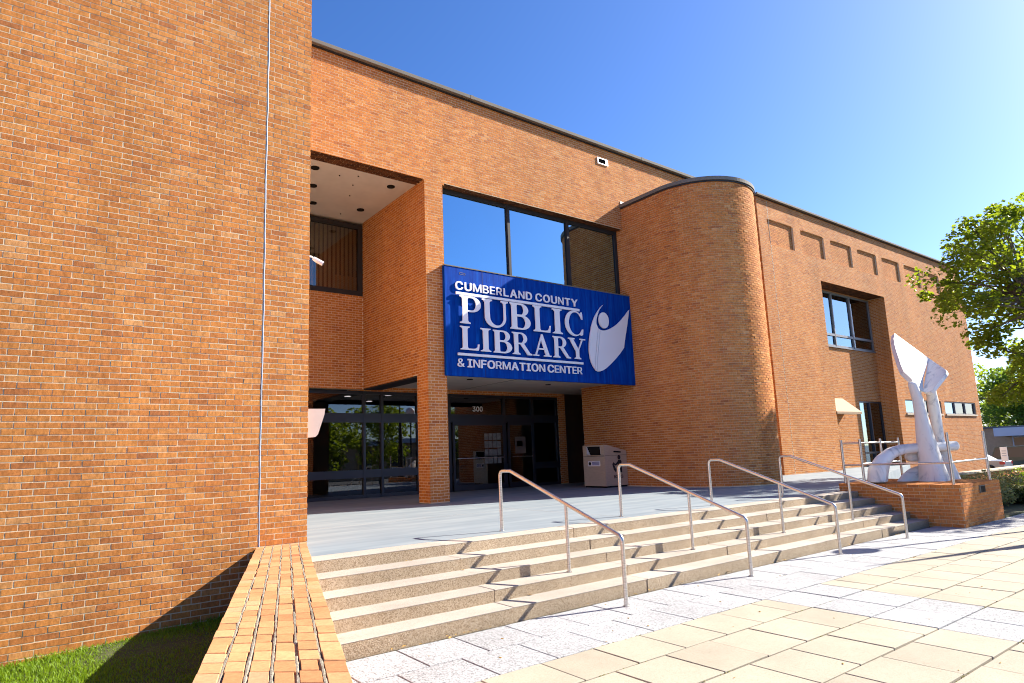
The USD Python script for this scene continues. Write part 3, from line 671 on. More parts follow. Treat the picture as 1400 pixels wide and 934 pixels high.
# ------------------------------------------------------------------ the blue sign
YS = 7.38
sign = thing('entrance_sign', 'big blue sign reading Cumberland County Public Library over the entrance', 'sign')
obj('panel', cbox(8.19, 14.893, YS, YS + .10, 3.645, 6.385, .006), 'sign_blue', sign)
mb = MB(); mb.box(8.19, 14.893, YS - .012, YS + .12, 6.386, 6.41); obj('top_trim', mb.get(), 'cap_metal', sign)
mb = MB(); mb.box(9.33, 9.338, YS - .0015, YS, 3.65, 6.38); mb.box(13.9, 13.906, YS - .0015, YS, 3.65, 6.38); obj('panel_seam', mb.get(), 'dark_metal', sign)
hat = MB()
for a, b, c, d in ((8.63, 8.81, 6.205, 6.215), (8.63, 8.81, 6.25, 6.26), (8.63, 8.64, 6.205, 6.26), (8.80, 8.81, 6.205, 6.26)): hat.box(a, b, YS - .004, YS, c, d)
obj('hatch', hat.get(), 'cap_metal', sign)
SF = FRONT(YS)
def letter(poly, d=.02, off=.055): obj('letter', slab(poly, SF, off, off + d), 'letter_white', sign)
for x0, x1, z0, z1 in ((8.48, 12.665, 5.675, 5.739), (8.50, 12.698, 4.147, 4.208)): obj('rule', slab(sbox(x0, z0, x1, z1), SF, .03, .07), 'letter_white', sign)
# serif capitals drawn as stems, bowls and bracketed serifs in a unit height box
def stem(x0, x1, y0=0.0, y1=1.0, serif=.075, h=.055, top=True, bot=True):
    p = [sbox(x0, y0, x1, y1)]
    def foot(y, s): return Polygon([(x0 - serif, y), (x1 + serif, y), (x1 + serif, y + s * h * .75), (x1 + serif * .35, y + s * h * 1.15), (x1, y + s * h * 2.1), (x0, y + s * h * 2.1), (x0 - serif * .35, y + s * h * 1.15), (x0 - serif, y + s * h * .75)])
    if bot: p.append(foot(y0, 1))
    if top: p.append(foot(y1, -1))
    return unary_union([q.buffer(0) for q in p])
def ell(cx, cy, rx, ry, n=48): return Polygon([(cx + rx * math.cos(a), cy + ry * math.sin(a)) for a in np.linspace(0, 2 * math.pi, n, endpoint=False)])
def bowl(x0, cy, rx, ry, tx, ty):
    o = ell(x0, cy, rx, ry).intersection(sbox(x0, cy - ry, x0 + rx, cy + ry)); i = ell(x0, cy, rx - tx, ry - ty).intersection(sbox(x0 - 1, cy - ry, x0 + rx, cy + ry))
    return o.difference(i)
def bowl2(x0, x1, cy, rx, ry, tx, ty):
    """flat top and bottom strokes from x0 to x1, then a half ellipse"""
    return unary_union([bowl(x1, cy, rx, ry, tx, ty), sbox(x0, cy + ry - ty, x1 + .001, cy + ry), sbox(x0, cy - ry, x1 + .001, cy - ry + ty)])
SW, TH = .185, .062
def glyph(c):
    if c == 'I': return stem(.09, .09 + SW, serif=.09)
    if c == 'L':
        s = stem(.09, .09 + SW, serif=.09); return unary_union([s, sbox(.1, 0, .70, TH), Polygon([(.52, 0), (.70, 0), (.74, .27), (.685, .27), (.66, .15), (.60, .085), (.5, TH)])])
    if c == 'P': return unary_union([stem(.09, .09 + SW, serif=.09), bowl2(.2, .42, .715, .33, .285, SW * .95, TH)])
    if c == 'B': return unary_union([stem(.09, .09 + SW, serif=.06), bowl2(.2, .42, .755, .27, .245, SW * .92, TH), bowl2(.2, .44, .275, .32, .275, SW, TH)])
    if c == 'R':
        leg = Polygon([(.36, .50), (.55, .50), (.83, .09), (.93, .05), (.93, 0), (.72, 0), (.36, .50)])
        return unary_union([stem(.09, .09 + SW, serif=.09), bowl2(.2, .40, .735, .31, .265, SW * .92, TH), leg])
    if c == 'U':
        o = unary_union([sbox(.09, .36, .09 + SW, .99), sbox(.80, .36, .80 + .085, .99)])
        arc = unary_union([ell(.4875, .36, .3975, .375), sbox(.09, .36, .885, .37)]).difference(unary_union([ell(.5375, .38, .2625, .31), sbox(.275, .38, .80, 1)])).intersection(sbox(0, -.1, 1, .38))
        return unary_union([o, arc, sbox(0, .945, .37, 1.0), sbox(.70, .945, .98, 1.0), Polygon([(.04, .945), (.325, .945), (.275, .88), (.09, .88)]), Polygon([(.74, .945), (.94, .945), (.885, .89), (.80, .89)])])
    if c == 'C':
        ring = ell(.49, .5, .46, .515).difference(ell(.55, .5, .34, .455))
        cut = Polygon([(.60, .30), (1.2, .16), (1.2, .80), (.60, .72)])
        return unary_union([ring.difference(cut), Polygon([(.83, .98), (.885, .98), (.90, .68), (.855, .68), (.80, .80), (.74, .86)]), Polygon([(.72, .09), (.80, .16), (.865, .29), (.91, .29), (.88, .06), (.80, .02)])])
    if c == 'A':
        a = Polygon([(.50, 1.02), (.57, 1.02), (.93, .05), (.72, .05), (.47, .76), (.20, .05), (.12, .05)])
        return unary_union([a.buffer(0), Polygon([(.28, .30), (.70, .30), (.68, .37), (.30, .37)]), sbox(0, 0, .33, .055), sbox(.60, 0, 1.04, .055)])
    if c == 'Y':
        return unary_union([stem(.41, .41 + SW, 0, .45, serif=.1, top=False), Polygon([(.05, .96), (.26, .96), (.52, .54), (.60, .40), (.595, .36), (.41, .36)]), Polygon([(.78, .96), (.86, .96), (.595, .44), (.54, .44)]), sbox(-.02, .945, .36, 1.0), sbox(.66, .945, 1.0, 1.0)])
def fit(poly, x0, x1, z0, z1):
    a, b, c, d = poly.bounds
    return affinity.affine_transform(poly, [(x1 - x0) / (c - a), 0, 0, (z1 - z0) / (d - b), x0 - a * (x1 - x0) / (c - a), z0 - b * (z1 - z0) / (d - b)])
for c, x0, x1, z0, z1 in (('P', 8.57, 9.205, 4.950, 5.655), ('U', 9.25, 10.075, 4.925, 5.65), ('B', 10.13, 10.815, 4.948, 5.655), ('L', 10.915, 11.535, 4.95, 5.66), ('I', 11.605, 11.965, 4.95, 5.65), ('C', 12.07, 12.755, 4.935, 5.668),
                          ('L', 8.565, 9.13, 4.291, 4.878), ('I', 9.17, 9.485, 4.285, 4.878), ('B', 9.565, 10.155, 4.28, 4.868), ('R', 10.175, 10.825, 4.28, 4.868), ('A', 10.865, 11.505, 4.283, 4.885), ('R', 11.575, 12.217, 4.283, 4.872), ('Y', 12.155, 12.805, 4.287, 4.874)):
    letter(fit(glyph(c), x0, x1, z0, z1), .025, .06)
def sans_line(text, x0, x1, z0, h, gap, space):
    ms = []
    for c in text:
        if c == ' ': ms.append(None); continue
        t = meshkit.text_mesh(c, 1.0, .05, bold=c not in 'MNBRE&'); b = t.bounds; t.apply_translation([-b[0, 0], 0, 0]); ms.append((t, b[1, 0] - b[0, 0]))
    total = sum((m[1] + gap) if m else space for m in ms) - gap; s = (x1 - x0) / total; x = x0
    for m in ms:
        if m is None: x += space * s; continue
        t = m[0]; t.vertices = t.vertices * [s, h, .6] + [x, z0, .012]; t.apply_transform(SF); obj('letter', t, 'letter_white', sign); x += (m[1] + gap) * s
sans_line('CUMBERLAND COUNTY', 8.485, 12.63, 5.808, .205, .20, .30)
sans_line('& INFORMATION CENTER', 8.495, 12.665, 3.872, .198, .14, .26)
# emblem: an open book that is also a reader with a round head
outer = [(13.641, 5.972), (13.52, 5.88), (13.404, 5.755), (13.29, 5.62), (13.202, 5.473), (13.12, 5.30), (13.061, 5.106), (13.01, 4.93), (12.979, 4.748), (12.965, 4.58), (12.975, 4.43), (12.995, 4.32), (13.031, 4.213), (13.085, 4.12), (13.148, 4.045), (13.201, 3.997), (13.27, 3.978), (13.341, 3.982), (13.45, 4.012), (13.572, 4.067), (13.69, 4.14), (13.814, 4.225), (14.02, 4.38), (14.215, 4.543), (14.414, 4.738), (14.503, 5.062), (14.58, 5.30), (14.644, 5.512), (14.76, 5.94)]
inner = [(14.62, 5.80), (14.466, 5.664), (14.34, 5.555), (14.208, 5.455), (14.06, 5.365), (13.912, 5.294), (13.79, 5.245), (13.675, 5.214), (13.60, 5.200), (13.537, 5.199), (13.46, 5.21), (13.405, 5.233), (13.36, 5.275), (13.332, 5.324), (13.312, 5.38), (13.314, 5.436), (13.325, 5.50), (13.342, 5.552), (13.39, 5.665), (13.451, 5.776), (13.54, 5.88)]
book = Polygon(outer + inner).buffer(0)
slits = unary_union([LineString([(13.379, 5.26), (13.30, 4.9), (13.22, 4.5), (13.165, 4.2), (13.147, 3.95)]).buffer(.011), LineString([(13.459, 5.25), (13.39, 4.9), (13.30, 4.5), (13.255, 4.2), (13.240, 3.90)]).buffer(.011)])
for g in polys(book.difference(slits)): obj('emblem_page', slab(g, SF, .03, .07), 'letter_white', sign)
obj('emblem_head', slab(ell(13.635, 5.508, .205, .238), SF, .03, .07), 'letter_white', sign)

# ------------------------------------------------------------------ low brick wall with the wide coping
lw = thing('low_brick_wall', 'low brick wall with a wide brick coping running down beside the steps', 'wall')
def wall_pt(s, t, z=None):
    """s: 0..1 across, t: metres along from the building; returns x, y, z on top of the coping."""
    a = WL0 + (WL1 - WL0) * s; b = WN0 + (WN1 - WN0) * s
    L = np.linalg.norm((WN0 + WN1) / 2 - (WL0 + WL1) / 2); k = t / L
    p = a + (b - a) * k
    return np.array([p[0], p[1], (.715 + .115 * k) if z is None else z])
LEN = 6.0
ps = [wall_pt(.012, 0), wall_pt(.988, 0), wall_pt(.988, LEN), wall_pt(.012, LEN)]
body_v = np.array([[p[0], p[1], p[2] - .013] for p in ps] + [[p[0], p[1], -.4] for p in ps])
t = trimesh.convex.convex_hull(body_v); obj('core', t, 'coping_mortar', lw)
rc = np.random.default_rng(21)
def coping_brick(s0, s1, t0, t1):
    top = [wall_pt(s0, t0), wall_pt(s1, t0), wall_pt(s1, t1), wall_pt(s0, t1)]
    dz = rc.normal(0, .0016); tl = rc.normal(0, .0015, 4); q = []
    cen = np.mean(top, 0)
    for p, e in zip(top, tl): q.append(p + [0, 0, dz + e * .6])
    ins = [c + (cen - c) / np.linalg.norm(cen - c) * .005 for c in q]
    low = [p - [0, 0, .004] for p in q]; bot = [p - [0, 0, .062] for p in q]
    v = np.array(ins + low + bot)
    f = [[0, 1, 2], [0, 2, 3]]
    for a in (0, 4):
        for j in range(4):
            k = (j + 1) % 4; f += [[a + j, a + 4 + j, a + 4 + k], [a + j, a + 4 + k, a + k]]
    t = trimesh.Trimesh(v, np.array(f), process=False); t.invert() if t.vertices.size and np.cross(v[1] - v[0], v[2] - v[0])[2] < 0 else None
    return t
PITCH_T = .172
for c in range(6):
    s_a = c / 6; s_b = (c + 1) / 6
    off = rc.uniform(-.02, .02); drift = 0
    for r in range(int(LEN / PITCH_T)):
        t0 = r * PITCH_T + off + .0025; t1 = t0 + PITCH_T - .005
        g = .0085 + rc.normal(0, .0025)
        a = s_a + (.012 if c == 0 else g / .61 + rc.normal(0, .003)); b = s_b - (.012 if c == 5 else g / .61 + rc.normal(0, .003))
        if c == 0: a = 0.0 + rc.normal(0, .004)
        if c == 5: b = 1.0 + rc.normal(0, .004)
        m = coping_brick(a, b, max(t0, .003), t1)
        red = (c == 4 and r == 7)
        obj('brick', m, 'red_brick' if red else 'coping_brick', lw, label='single reddish brick among the pale coping bricks' if red else None)
# mortar beads left standing proud in the long joints, with one stretch lost
for c in range(1, 6):
    ts = np.arange(0, LEN, .035)
    run = []
    def flush(run):
        if len(run) > 3:
            p = np.array([wall_pt(c / 6 + .006 * (meshkit.noise(np.array([t * 7, c * 3.3, 0.5]), 6) - .5) + .003 * math.sin(t * 5 + c), t) for t in run]); p[:, 2] += -.0092 + .006 * (meshkit.noise(np.stack([p[:, 0] * 25, p[:, 1] * 25, p[:, 2] * 0 + c], -1), 2) - .4)
            obj('mortar_bead', tube(p, np.clip(.0088 + .007 * (meshkit.noise(p * 16, c) - .5), .005, .013), 7), 'coping_mortar', lw)
    for t in ts:
        gone = (c == 1 and 1.55 < t < 2.6) or (c in (1, 4) and meshkit.noise(np.array([t * 3.1, c * 7.0, 0]), 4) > .88)
        if gone: flush(run); run = []
        else: run.append(t)
    flush(run)
# brick sides of the low wall
for s, nm in ((0.0, 0), (1.0, 1)):
    a, b = wall_pt(s, .02), wall_pt(s, LEN); d = (b - a); d[2] = 0; L = np.linalg.norm(d); u = d / L
    n = np.array([-u[1], u[0], 0]); n = n if (n[0] < 0) == (s == 0) else -n
    fr = frame([a[0], a[1], 0], u, [0, 0, 1], n)
    obj('brick_courses', bricks(Polygon([(0, -.3), (L, -.3), (L, .76), (0, .64)]), fr, v_off=.0), 'brick', lw, kind='stuff')

# ------------------------------------------------------------------ handrails
def handrail(label):
    o = thing('handrail', label, 'handrail', 'stainless handrails on the entrance steps', loc=(5.531, 0, 0))
    r = .0235
    path = fillet([(0, 1.836, TZ - .02), (0, 1.836, 1.478), (0, 1.60, 1.478), (0, -.405, .745), (0, -.405, -.03)], .075, 7)
    path = np.vstack([[path[0]], path[1:-1], [path[-1]]])
    obj('rail', tube(path, r, 14), 'stainless', o, smooth=50)
    zm = 1.478 + (0.494 - 1.60) * (1.478 - .745) / (1.60 + .405)
    obj('post', tube([(0, .494, 2 * H - .02), (0, .494, .6), (0, .494, zm)], r * .9, 14), 'stainless', o, smooth=50)
    for y, z in ((1.836, TZ), (.494, 2 * H), (-.405, 0.0)):
        c = trimesh.creation.cylinder(.036, .008, sections=20); c.apply_translation([0, y, z + .006]); obj('base_collar', c, 'stainless', o)
    return o
hr = handrail('stainless handrail nearest the low brick wall, leftmost of the four')
for x, lab in ((7.956, 'second handrail from the left, standing before the steel book drop'), (10.373, 'third handrail from the left, in front of the rounded brick bay'), (12.786, 'handrail nearest the sculpture, last of the four on the right')):
    copy_of(hr, lab, (x, 0, 0), group='stainless handrails on the entrance steps')

# ------------------------------------------------------------------ book drop
bd = thing('book_drop', 'stainless steel book return box standing beside the rounded bay', 'book drop')
x0, x1, y0, y1, z0, zt = 13.95, 14.885, 7.93, 8.83, TZ, 1.905
prof = Polygon([(x0, z0 + .05), (x1, z0 + .05), (x1, 1.715), (x0 + .10, zt), (x0, zt)])
body = slab(prof, FRONT(y0), 0, -(y1 - y0))
cut = cbox(x0 - .1, x0 + .16, y0 + .16, y1 - .16, 1.60, 1.87)
body = trimesh.boolean.difference([body, cut], engine='manifold')
obj('body', body, 'steel_sheet', bd)
obj('plinth', cbox(x0 + .02, x1 - .02, y0 + .02, y1 - .02, z0, z0 + .055), 'fixture', bd)
fl = Polygon([(x0 + .14, 1.61), (x0 + .152, 1.61), (x0 + .022, 1.86), (x0 + .01, 1.86)])
obj('flap', slab(fl, FRONT(y0 + .17), 0, -.56), 'fixture', bd)
for yy in (y0 + .163, y1 - .175): obj('flap_cheek', slab(Polygon([(x0 + .145, 1.605), (x0, 1.64), (x0, 1.86), (x0 + .022, 1.86)]), FRONT(yy), 0, -.01), 'white_paint', bd)
mb = MB(); mb.box(x0 - .002, x0, y0 + .01, y1 - .01, 1.575, 1.587); mb.box(x0 + .01, x1 - .01, y0 - .002, y0, 1.585, 1.593); obj('seam', mb.get(), 'fixture', bd)
lab = obj('label_plate', cbox(x0 - .004, x0, y0 + .20, y1 - .20, 1.285, 1.44), 'white_paint', bd)
mb = MB()
for z in (1.32, 1.355, 1.39): mb.box(x0 - .006, x0 - .004, y0 + .23, y1 - .37, z, z + .02)
obj('label_print', mb.get(), 'sticker_blue', lab)
c = trimesh.creation.cylinder(.05, .003, sections=20); c.apply_transform(trimesh.transformations.rotation_matrix(math.pi / 2, [0, 1, 0])); c.apply_translation([x0 - .006, y1 - .28, 1.362]); obj('label_emblem', c, 'marker_black', lab)
# pictogram of a reader with an arm held out, and a row of letters under it
px_ = x0 + .60
pic = [ell(px_, 1.525, .062, .065), Polygon([(px_ - .05, 1.08), (px_ + .10, 1.08), (px_ + .10, 1.40), (px_ + .07, 1.445), (px_ - .04, 1.445), (px_ - .06, 1.41)]), Polygon([(px_ - .05, 1.42), (px_ - .05, 1.33), (px_ - .17, 1.28), (px_ - .24, 1.34), (px_ - .21, 1.36), (px_ - .16, 1.33)]),
       Polygon([(px_ - .30, 1.33), (px_ - .24, 1.40), (px_ - .19, 1.24), (px_ - .14, 1.17), (px_ - .17, 1.08), (px_ - .25, 1.17)])]
for g in pic: obj('pictogram', slab(g, FRONT(y0), 0, .003), 'marker_black', bd)
t = meshkit.text_mesh('BOOKS', .085, .003, bold=True); t.apply_transform(FRONT(y0) @ trimesh.transformations.translation_matrix([x0 + .33, .92, 0])); obj('lettering', t, 'fixture', bd)
obj('handle', tube([(x0 + .38, y0 - .02, 1.70), (x0 + .66, y0 - .02, 1.68)], .022, 8), 'fixture', bd)

# ------------------------------------------------------------------ sculpture and its brick plinth
pd = thing('sculpture_plinth', 'square brick plinth at the right end of the steps', 'plinth')
px0, px1, py0, py1, pz = 14.85, 17.05, -.634, 1.69, .812
obj('core', cbox(px0 + .01, px1 - .01, py0 + .01, py1 - .01, -.3, pz - .012), 'mortar', pd)
obj('brick_courses', bricks(sbox(py0, -.05, py1, pz), LEFT(px0), v_off=pz - 14 * BH), 'brick', pd, kind='stuff')
obj('brick_courses', bricks(sbox(px0, -.05, px1, pz), FRONT(py0), v_off=pz - 14 * BH), 'brick', pd, kind='stuff')
obj('brick_courses', bricks(sbox(py0, -.05, py1, pz), RIGHT(px1), v_off=pz - 14 * BH), 'brick', pd, kind='stuff')
obj('top_bricks', bricks(sbox(px0, py0, px1, py1), TOPF(pz), bl=.2032, bh=.1), 'brick', pd, kind='stuff')
bxp = obj('outlet_box', cbox(15.82, 16.11, py0 - .02, py0 + .02, .605, .75, .004), 'cap_metal', pd); obj('outlet_cover', cbox(15.86, 16.09, py0 - .024, py0 - .018, .615, .735), 'fixture', bxp)
# the marble: every outline point lies in one upright plane across the plinth
SP0, SD = np.array([15.15, .92]), np.array([1.55, -.80]); SD /= np.linalg.norm(SD); SN = np.array([SD[1], -SD[0]])
def sp(s, z, d=0.0):
    q = SP0 + SD * s + SN * d; return np.array([q[0], q[1], z])
scu = thing('marble_sculpture', 'abstract white marble sculpture with a tall blade standing on the brick plinth', 'sculpture')
def chain(pts, **kw): return to_tri(hull_chain([sp(s, z, d) for s, z, d, r in pts], [r for s, z, d, r in pts]), .05, 4)
lower_a = hull_chain([sp(1.30, .74, 0), sp(1.30, .90, 0), sp(1.27, 1.28, 0), sp(1.22, 1.82, 0), sp(1.20, 2.2, 0), sp(1.17, 2.6, 0), sp(1.09, 2.95, 0)],
                     [(.36, .30, .02), (.33, .28, .05), (.27, .22, .06), (.185, .17, .06), (.135, .13, .06), (.115, .11, .06), (.10, .09, .06)])
obj('leg', to_tri(lower_a, .05, 5), 'marble', scu, smooth=40)
lower_b = hull_chain([sp(2.0, .80, -.26), sp(1.93, 1.15, -.26), sp(1.81, 1.68, -.25), sp(1.775, 2.4, -.24), sp(1.74, 2.86, -.22)], [(.19, .17, .04), (.14, .13, .06), (.10, .10, .06), (.125, .12, .06), (.105, .10, .06)])
obj('leg', to_tri(lower_b, .05, 5), 'marble', scu, smooth=40)
arch = hull_chain([sp(2.16, 1.555, -.12), sp(1.15, 1.54, -.12), sp(.68, 1.515, -.10), sp(.38, 1.44, -.09), sp(.14, 1.26, -.08), sp(.0, 1.06, -.06), sp(-.04, .86, -.06)],
                  [.105, .105, .11, .125, .16, .20, (.235, .19, .05)])
arch = arch.trim_by_plane([-float(SD[0]), -float(SD[1]), 0.0], -float(SP0 @ SD + 2.10))
obj('arch', to_tri(arch, .05, 5), 'marble', scu, smooth=40)
log2 = hull_chain([sp(2.1, 1.33, -.30), sp(1.05, 1.345, -.30)], [.125, .115]).trim_by_plane([-float(SD[0]), -float(SD[1]), 0.0], -float((SP0 - .3 * SN) @ SD + 2.02))
obj('cross_log', to_tri(log2, .05, 3), 'marble', scu, smooth=40)
mound = manifold3d.Manifold.batch_hull([hull_chain([sp(.76, .79, -.30), sp(.92, .92, -.30), sp(1.1, 1.02, -.30), sp(1.32, 1.08, -.30), sp(1.5, .83, -.30), sp(.9, .80, -.30)], [(.07, .12, .03), (.09, .13, .06), (.1, .13, .08), (.1, .13, .08), (.1, .13, .05), (.1, .13, .04)])])
obj('mound', to_tri(mound, .05, 5), 'marble', scu, smooth=40)
# the blade: two thick plates that meet along a fold
def plate(pts, n, thick):
    p = np.array(pts); n = np.asarray(n, float) / np.linalg.norm(n); u = np.cross([0, 0, 1.0], n); u /= np.linalg.norm(u); v = np.cross(n, u); o = p.mean(0)
    g = Polygon(np.stack([(p - o) @ u, (p - o) @ v], 1)).buffer(.004)
    t = trimesh.creation.extrude_polygon(g, thick, engine='earcut'); t.apply_translation([0, 0, -thick]); t.apply_transform(frame(o, u, v, n)); return t
face_l = [[17.385, 1.129, 4.346], [17.697, .58, 3.66], [16.792, .436, 3.121], [16.351, .315, 2.786], [16.286, .353, 2.817], [16.16, .334, 2.744], [16.25, .41, 2.87], [16.322, .452, 2.974], [16.382, .518, 3.092], [16.363, .653, 3.281], [16.50, .75, 3.47], [16.662, .836, 3.656], [16.80, .915, 3.83], [16.959, .996, 3.997], [17.15, 1.07, 4.18]]
face_r = [[17.697, .58, 3.66], [16.786, -.028, 3.258], [16.681, -.079, 3.204], [16.597, -.087, 3.146], [16.40, -.005, 2.98], [16.239, .067, 2.813], [16.195, .113, 2.76], [16.234, .202, 2.75], [16.351, .315, 2.786]]
obj('blade', plate(face_l, [-.202, -.807, .555], .11), 'marble', scu, smooth=30)
obj('blade_fold', plate(face_r, [-.559, .337, .758], .07), 'marble', scu, smooth=30)

# guard rail round the plinth
gr = thing('guard_rail', 'grey steel tube guard rail around the marble sculpture', 'railing')
posts = [(14.93, 1.57), (14.93, 1.17), (15.94, 1.18), (16.88, 1.18), (14.93, -.50), (16.78, -.55)]
tops = [1.765, 1.775, 1.775, 1.785, 1.84, 1.85]
for (x, y), zt2 in zip(posts, tops):
    zb = pz if y < 1.69 else TZ
    obj('post', tube([(x, y, zb - .02), (x, y, 1.3), (x, y, zt2)], .027, 12), 'stainless', gr, smooth=50)
def bar(a, b, z, z2=None): obj('bar', tube([(a[0], a[1], z), ((a[0] + b[0]) / 2, (a[1] + b[1]) / 2, (z + (z2 or z)) / 2), (b[0], b[1], z2 or z)], .020, 10), 'stainless', gr, smooth=50)
bar(posts[0], posts[1], 1.69); bar(posts[1], posts[2], 1.69); bar(posts[2], posts[3], 1.68)
bar(posts[0], posts[1], 1.215); bar(posts[1], posts[4], 1.22, 1.24); bar(posts[4], posts[5], 1.245, 1.27); bar(posts[1], posts[3], 1.235)

# ------------------------------------------------------------------ garden wall and planting behind the plinth
gw = thing('garden_wall', 'low brick garden wall with a pale cap behind the shrubs', 'wall')
obj('core', cbox(17.12, 40.5, 2.01, 2.3, -.9, .62), 'mortar', gw)
obj('brick_courses', bricks(sbox(17.1, -.05, 40.5, .625), FRONT(2.0)), 'brick', gw, kind='stuff')
for a in np.arange(17.1, 40.4, 1.17): obj('cap_stone', cbox(a + .004, a + 1.164, 1.96, 2.34, .627, .683, .006), 'white_stone', gw)
obj('planting_bed', cbox(17.07, 30, -.62, 2.0, -.3, .03), 'soil', kind='structure')

def leaves(centers, radii, n, size, rng, squash=.8, shell_bias=.5, up=.35):
    """many small two-sided leaves spread through clumps; one island each."""
    P = []
    for c, r in zip(centers, radii):
        d = rng.normal(0, 1, (n, 3)); d /= np.linalg.norm(d, axis=1, keepdims=True)
        rad = r * rng.random(n) ** (1 / 3 * (1 - shell_bias * .6)); P.append(np.asarray(c) + d * rad[:, None] * [1, 1, squash])
    P = np.vstack(P); m = len(P)
    a = rng.normal(0, 1, (m, 3)); a[:, 2] *= .5; a /= np.linalg.norm(a, axis=1, keepdims=True)
    nrm = rng.normal(0, 1, (m, 3)); nrm[:, 2] = np.abs(nrm[:, 2]) + up; b = np.cross(nrm, a); b /= np.linalg.norm(b, axis=1, keepdims=True); nn = np.cross(a, b)
    L = size * rng.uniform(.65, 1.35, m)[:, None]; W = L * rng.uniform(.55, .9, m)[:, None]
    v = np.stack([P - a * L * .5, P + b * W * .5 + nn * L * .10, P + a * L * .55, P - b * W * .5 + nn * L * .10], 1)
    f = np.array([[0, 1, 2], [0, 2, 3]])[None] + 4 * np.arange(m)[:, None, None]
    return v.reshape(-1, 3), f.reshape(-1, 3)
def limb(a, b, r0, r1, rng, wob=.08, n=6, sides=7):
    a, b = np.asarray(a, float), np.asarray(b, float); t = np.linspace(0, 1, n)[:, None]
    L = np.linalg.norm(b - a); p = a + (b - a) * t + rng.normal(0, wob * L / n, (n, 3)) * np.sin(t * math.pi); p[:, 2] += .12 * L * (t[:, 0] - t[:, 0] ** 2)
    return tube(p, np.linspace(r0, r1, n), sides)
def tree(name, label, base, fork_z, clumps, radii, n, size, leaf_m, rng, trunk_r=.16, group=None, cat='tree'):
    o = thing(name, label, cat, group); mb = MB(); base = np.asarray(base, float)
    fork = base + [rng.normal(0, .1), rng.normal(0, .1), fork_z]
    mb.mesh(tube([base - [0, 0, .3], base + [0, 0, .15], base + (fork - base) * .5 + [.05, -.04, 0], fork], [trunk_r * 1.5, trunk_r * 1.15, trunk_r, trunk_r * .8], 12))
    obj('trunk', mb.get(), 'bark', o, smooth=60)
    bm = MB(); C = np.array(clumps); k = max(3, len(C) // 9)
    hub = C[rng.choice(len(C), k, replace=False)]; hub = fork + (hub - fork) * .55
    for h in hub: bm.mesh(limb(fork - [0, 0, .1], h, trunk_r * .62, trunk_r * .28, rng, .2))
    for c in C:
        j = np.argmin(np.linalg.norm(hub - c, axis=1)); bm.mesh(limb(hub[j], c, trunk_r * .22, .008, rng, .25, 5, 5))
    obj('branches', bm.get(), 'bark', o, smooth=60)
    obj('crown', leaves(clumps, radii, n, size, rng), leaf_m, o)
    return o
rt = np.random.default_rng(44)
bound = [(2.7, 1.9), (3.4, 2.2), (4.2, 2.0), (5.0, 2.3), (5.9, 2.6), (6.5, 3.2), (6.9, 3.5), (7.4, 3.0), (8.2, 2.4), (8.8, 1.9), (9.4, 1.2)]
bz, by = np.array(bound).T
cl, cr = [], []
while len(cl) < 220:
    z = rt.uniform(2.9, 8.95); ymax = np.interp(z, bz, by) - .55; ymin = -.4 - 3.1 * math.sqrt(max(0, 1 - ((z - 6.2) / 3.6) ** 2))
    y = rt.uniform(ymin, ymax); half = 3.2 * math.sqrt(max(.05, 1 - ((z - 6.2) / 3.6) ** 2)); x = 26 + rt.uniform(-half, half)
    if abs((y - .3) / 3.6) ** 2 + ((x - 26) / 3.3) ** 2 + ((z - 6.2) / 3.6) ** 2 > 1.25: continue
    if meshkit.noise(np.array([x * .55, y * .8, z * .8]), 8) < .40: continue
    if z > 7.4 and -2.8 < y < -.5: continue
    cl.append((x, y, z)); cr.append(rt.uniform(.32, .62))
for z, y in ((6.9, 3.45), (6.75, 3.15), (7.9, 2.35), (8.9, 1.75), (9.3, 1.1), (9.15, .8), (5.0, 2.35), (3.5, 2.15), (3.1, 1.9), (8.3, 2.3), (7.3, 2.9), (6.4, 3.0)):
    cl.append((26 + rt.normal(0, .5), y - .28, z - .15)); cr.append(.26)
tree('leafy_tree', 'leafy green tree reaching in at the right edge, in front of the far wing', (26.3, -1.3, -.02), 2.6, cl, cr, 105, .14, 'leaf', rt, .17)
def round_clumps(c, R, n, rng, sq=.8):
    out = []
    while len(out) < n:
        d = rng.uniform(-1, 1, 3)
        if np.linalg.norm(d) < 1: out.append(tuple(np.asarray(c) + d * R * np.array([1, 1, sq])))
    return out
cc = round_clumps((98, 19.5, 6.2), 4.4, 80, rt, .95)
tree('bright_tree', 'bright yellow-green tree rising behind the low canopy building', (98, 19.5, -.76), 2.5, cc, [1.05] * 80, 110, .36, 'leaf_bright', rt, .2)
cc = round_clumps((108, 13, 7.0), 5.5, 60, rt, .9) + round_clumps((108, 27, 7.0), 5.5, 50, rt, .9)
tree('dark_tree', 'darker green tree mass farthest back on the right', (108, 20, -.76), 2.5, cc, [1.3] * 110, 70, .45, 'leaf', rt, .3)
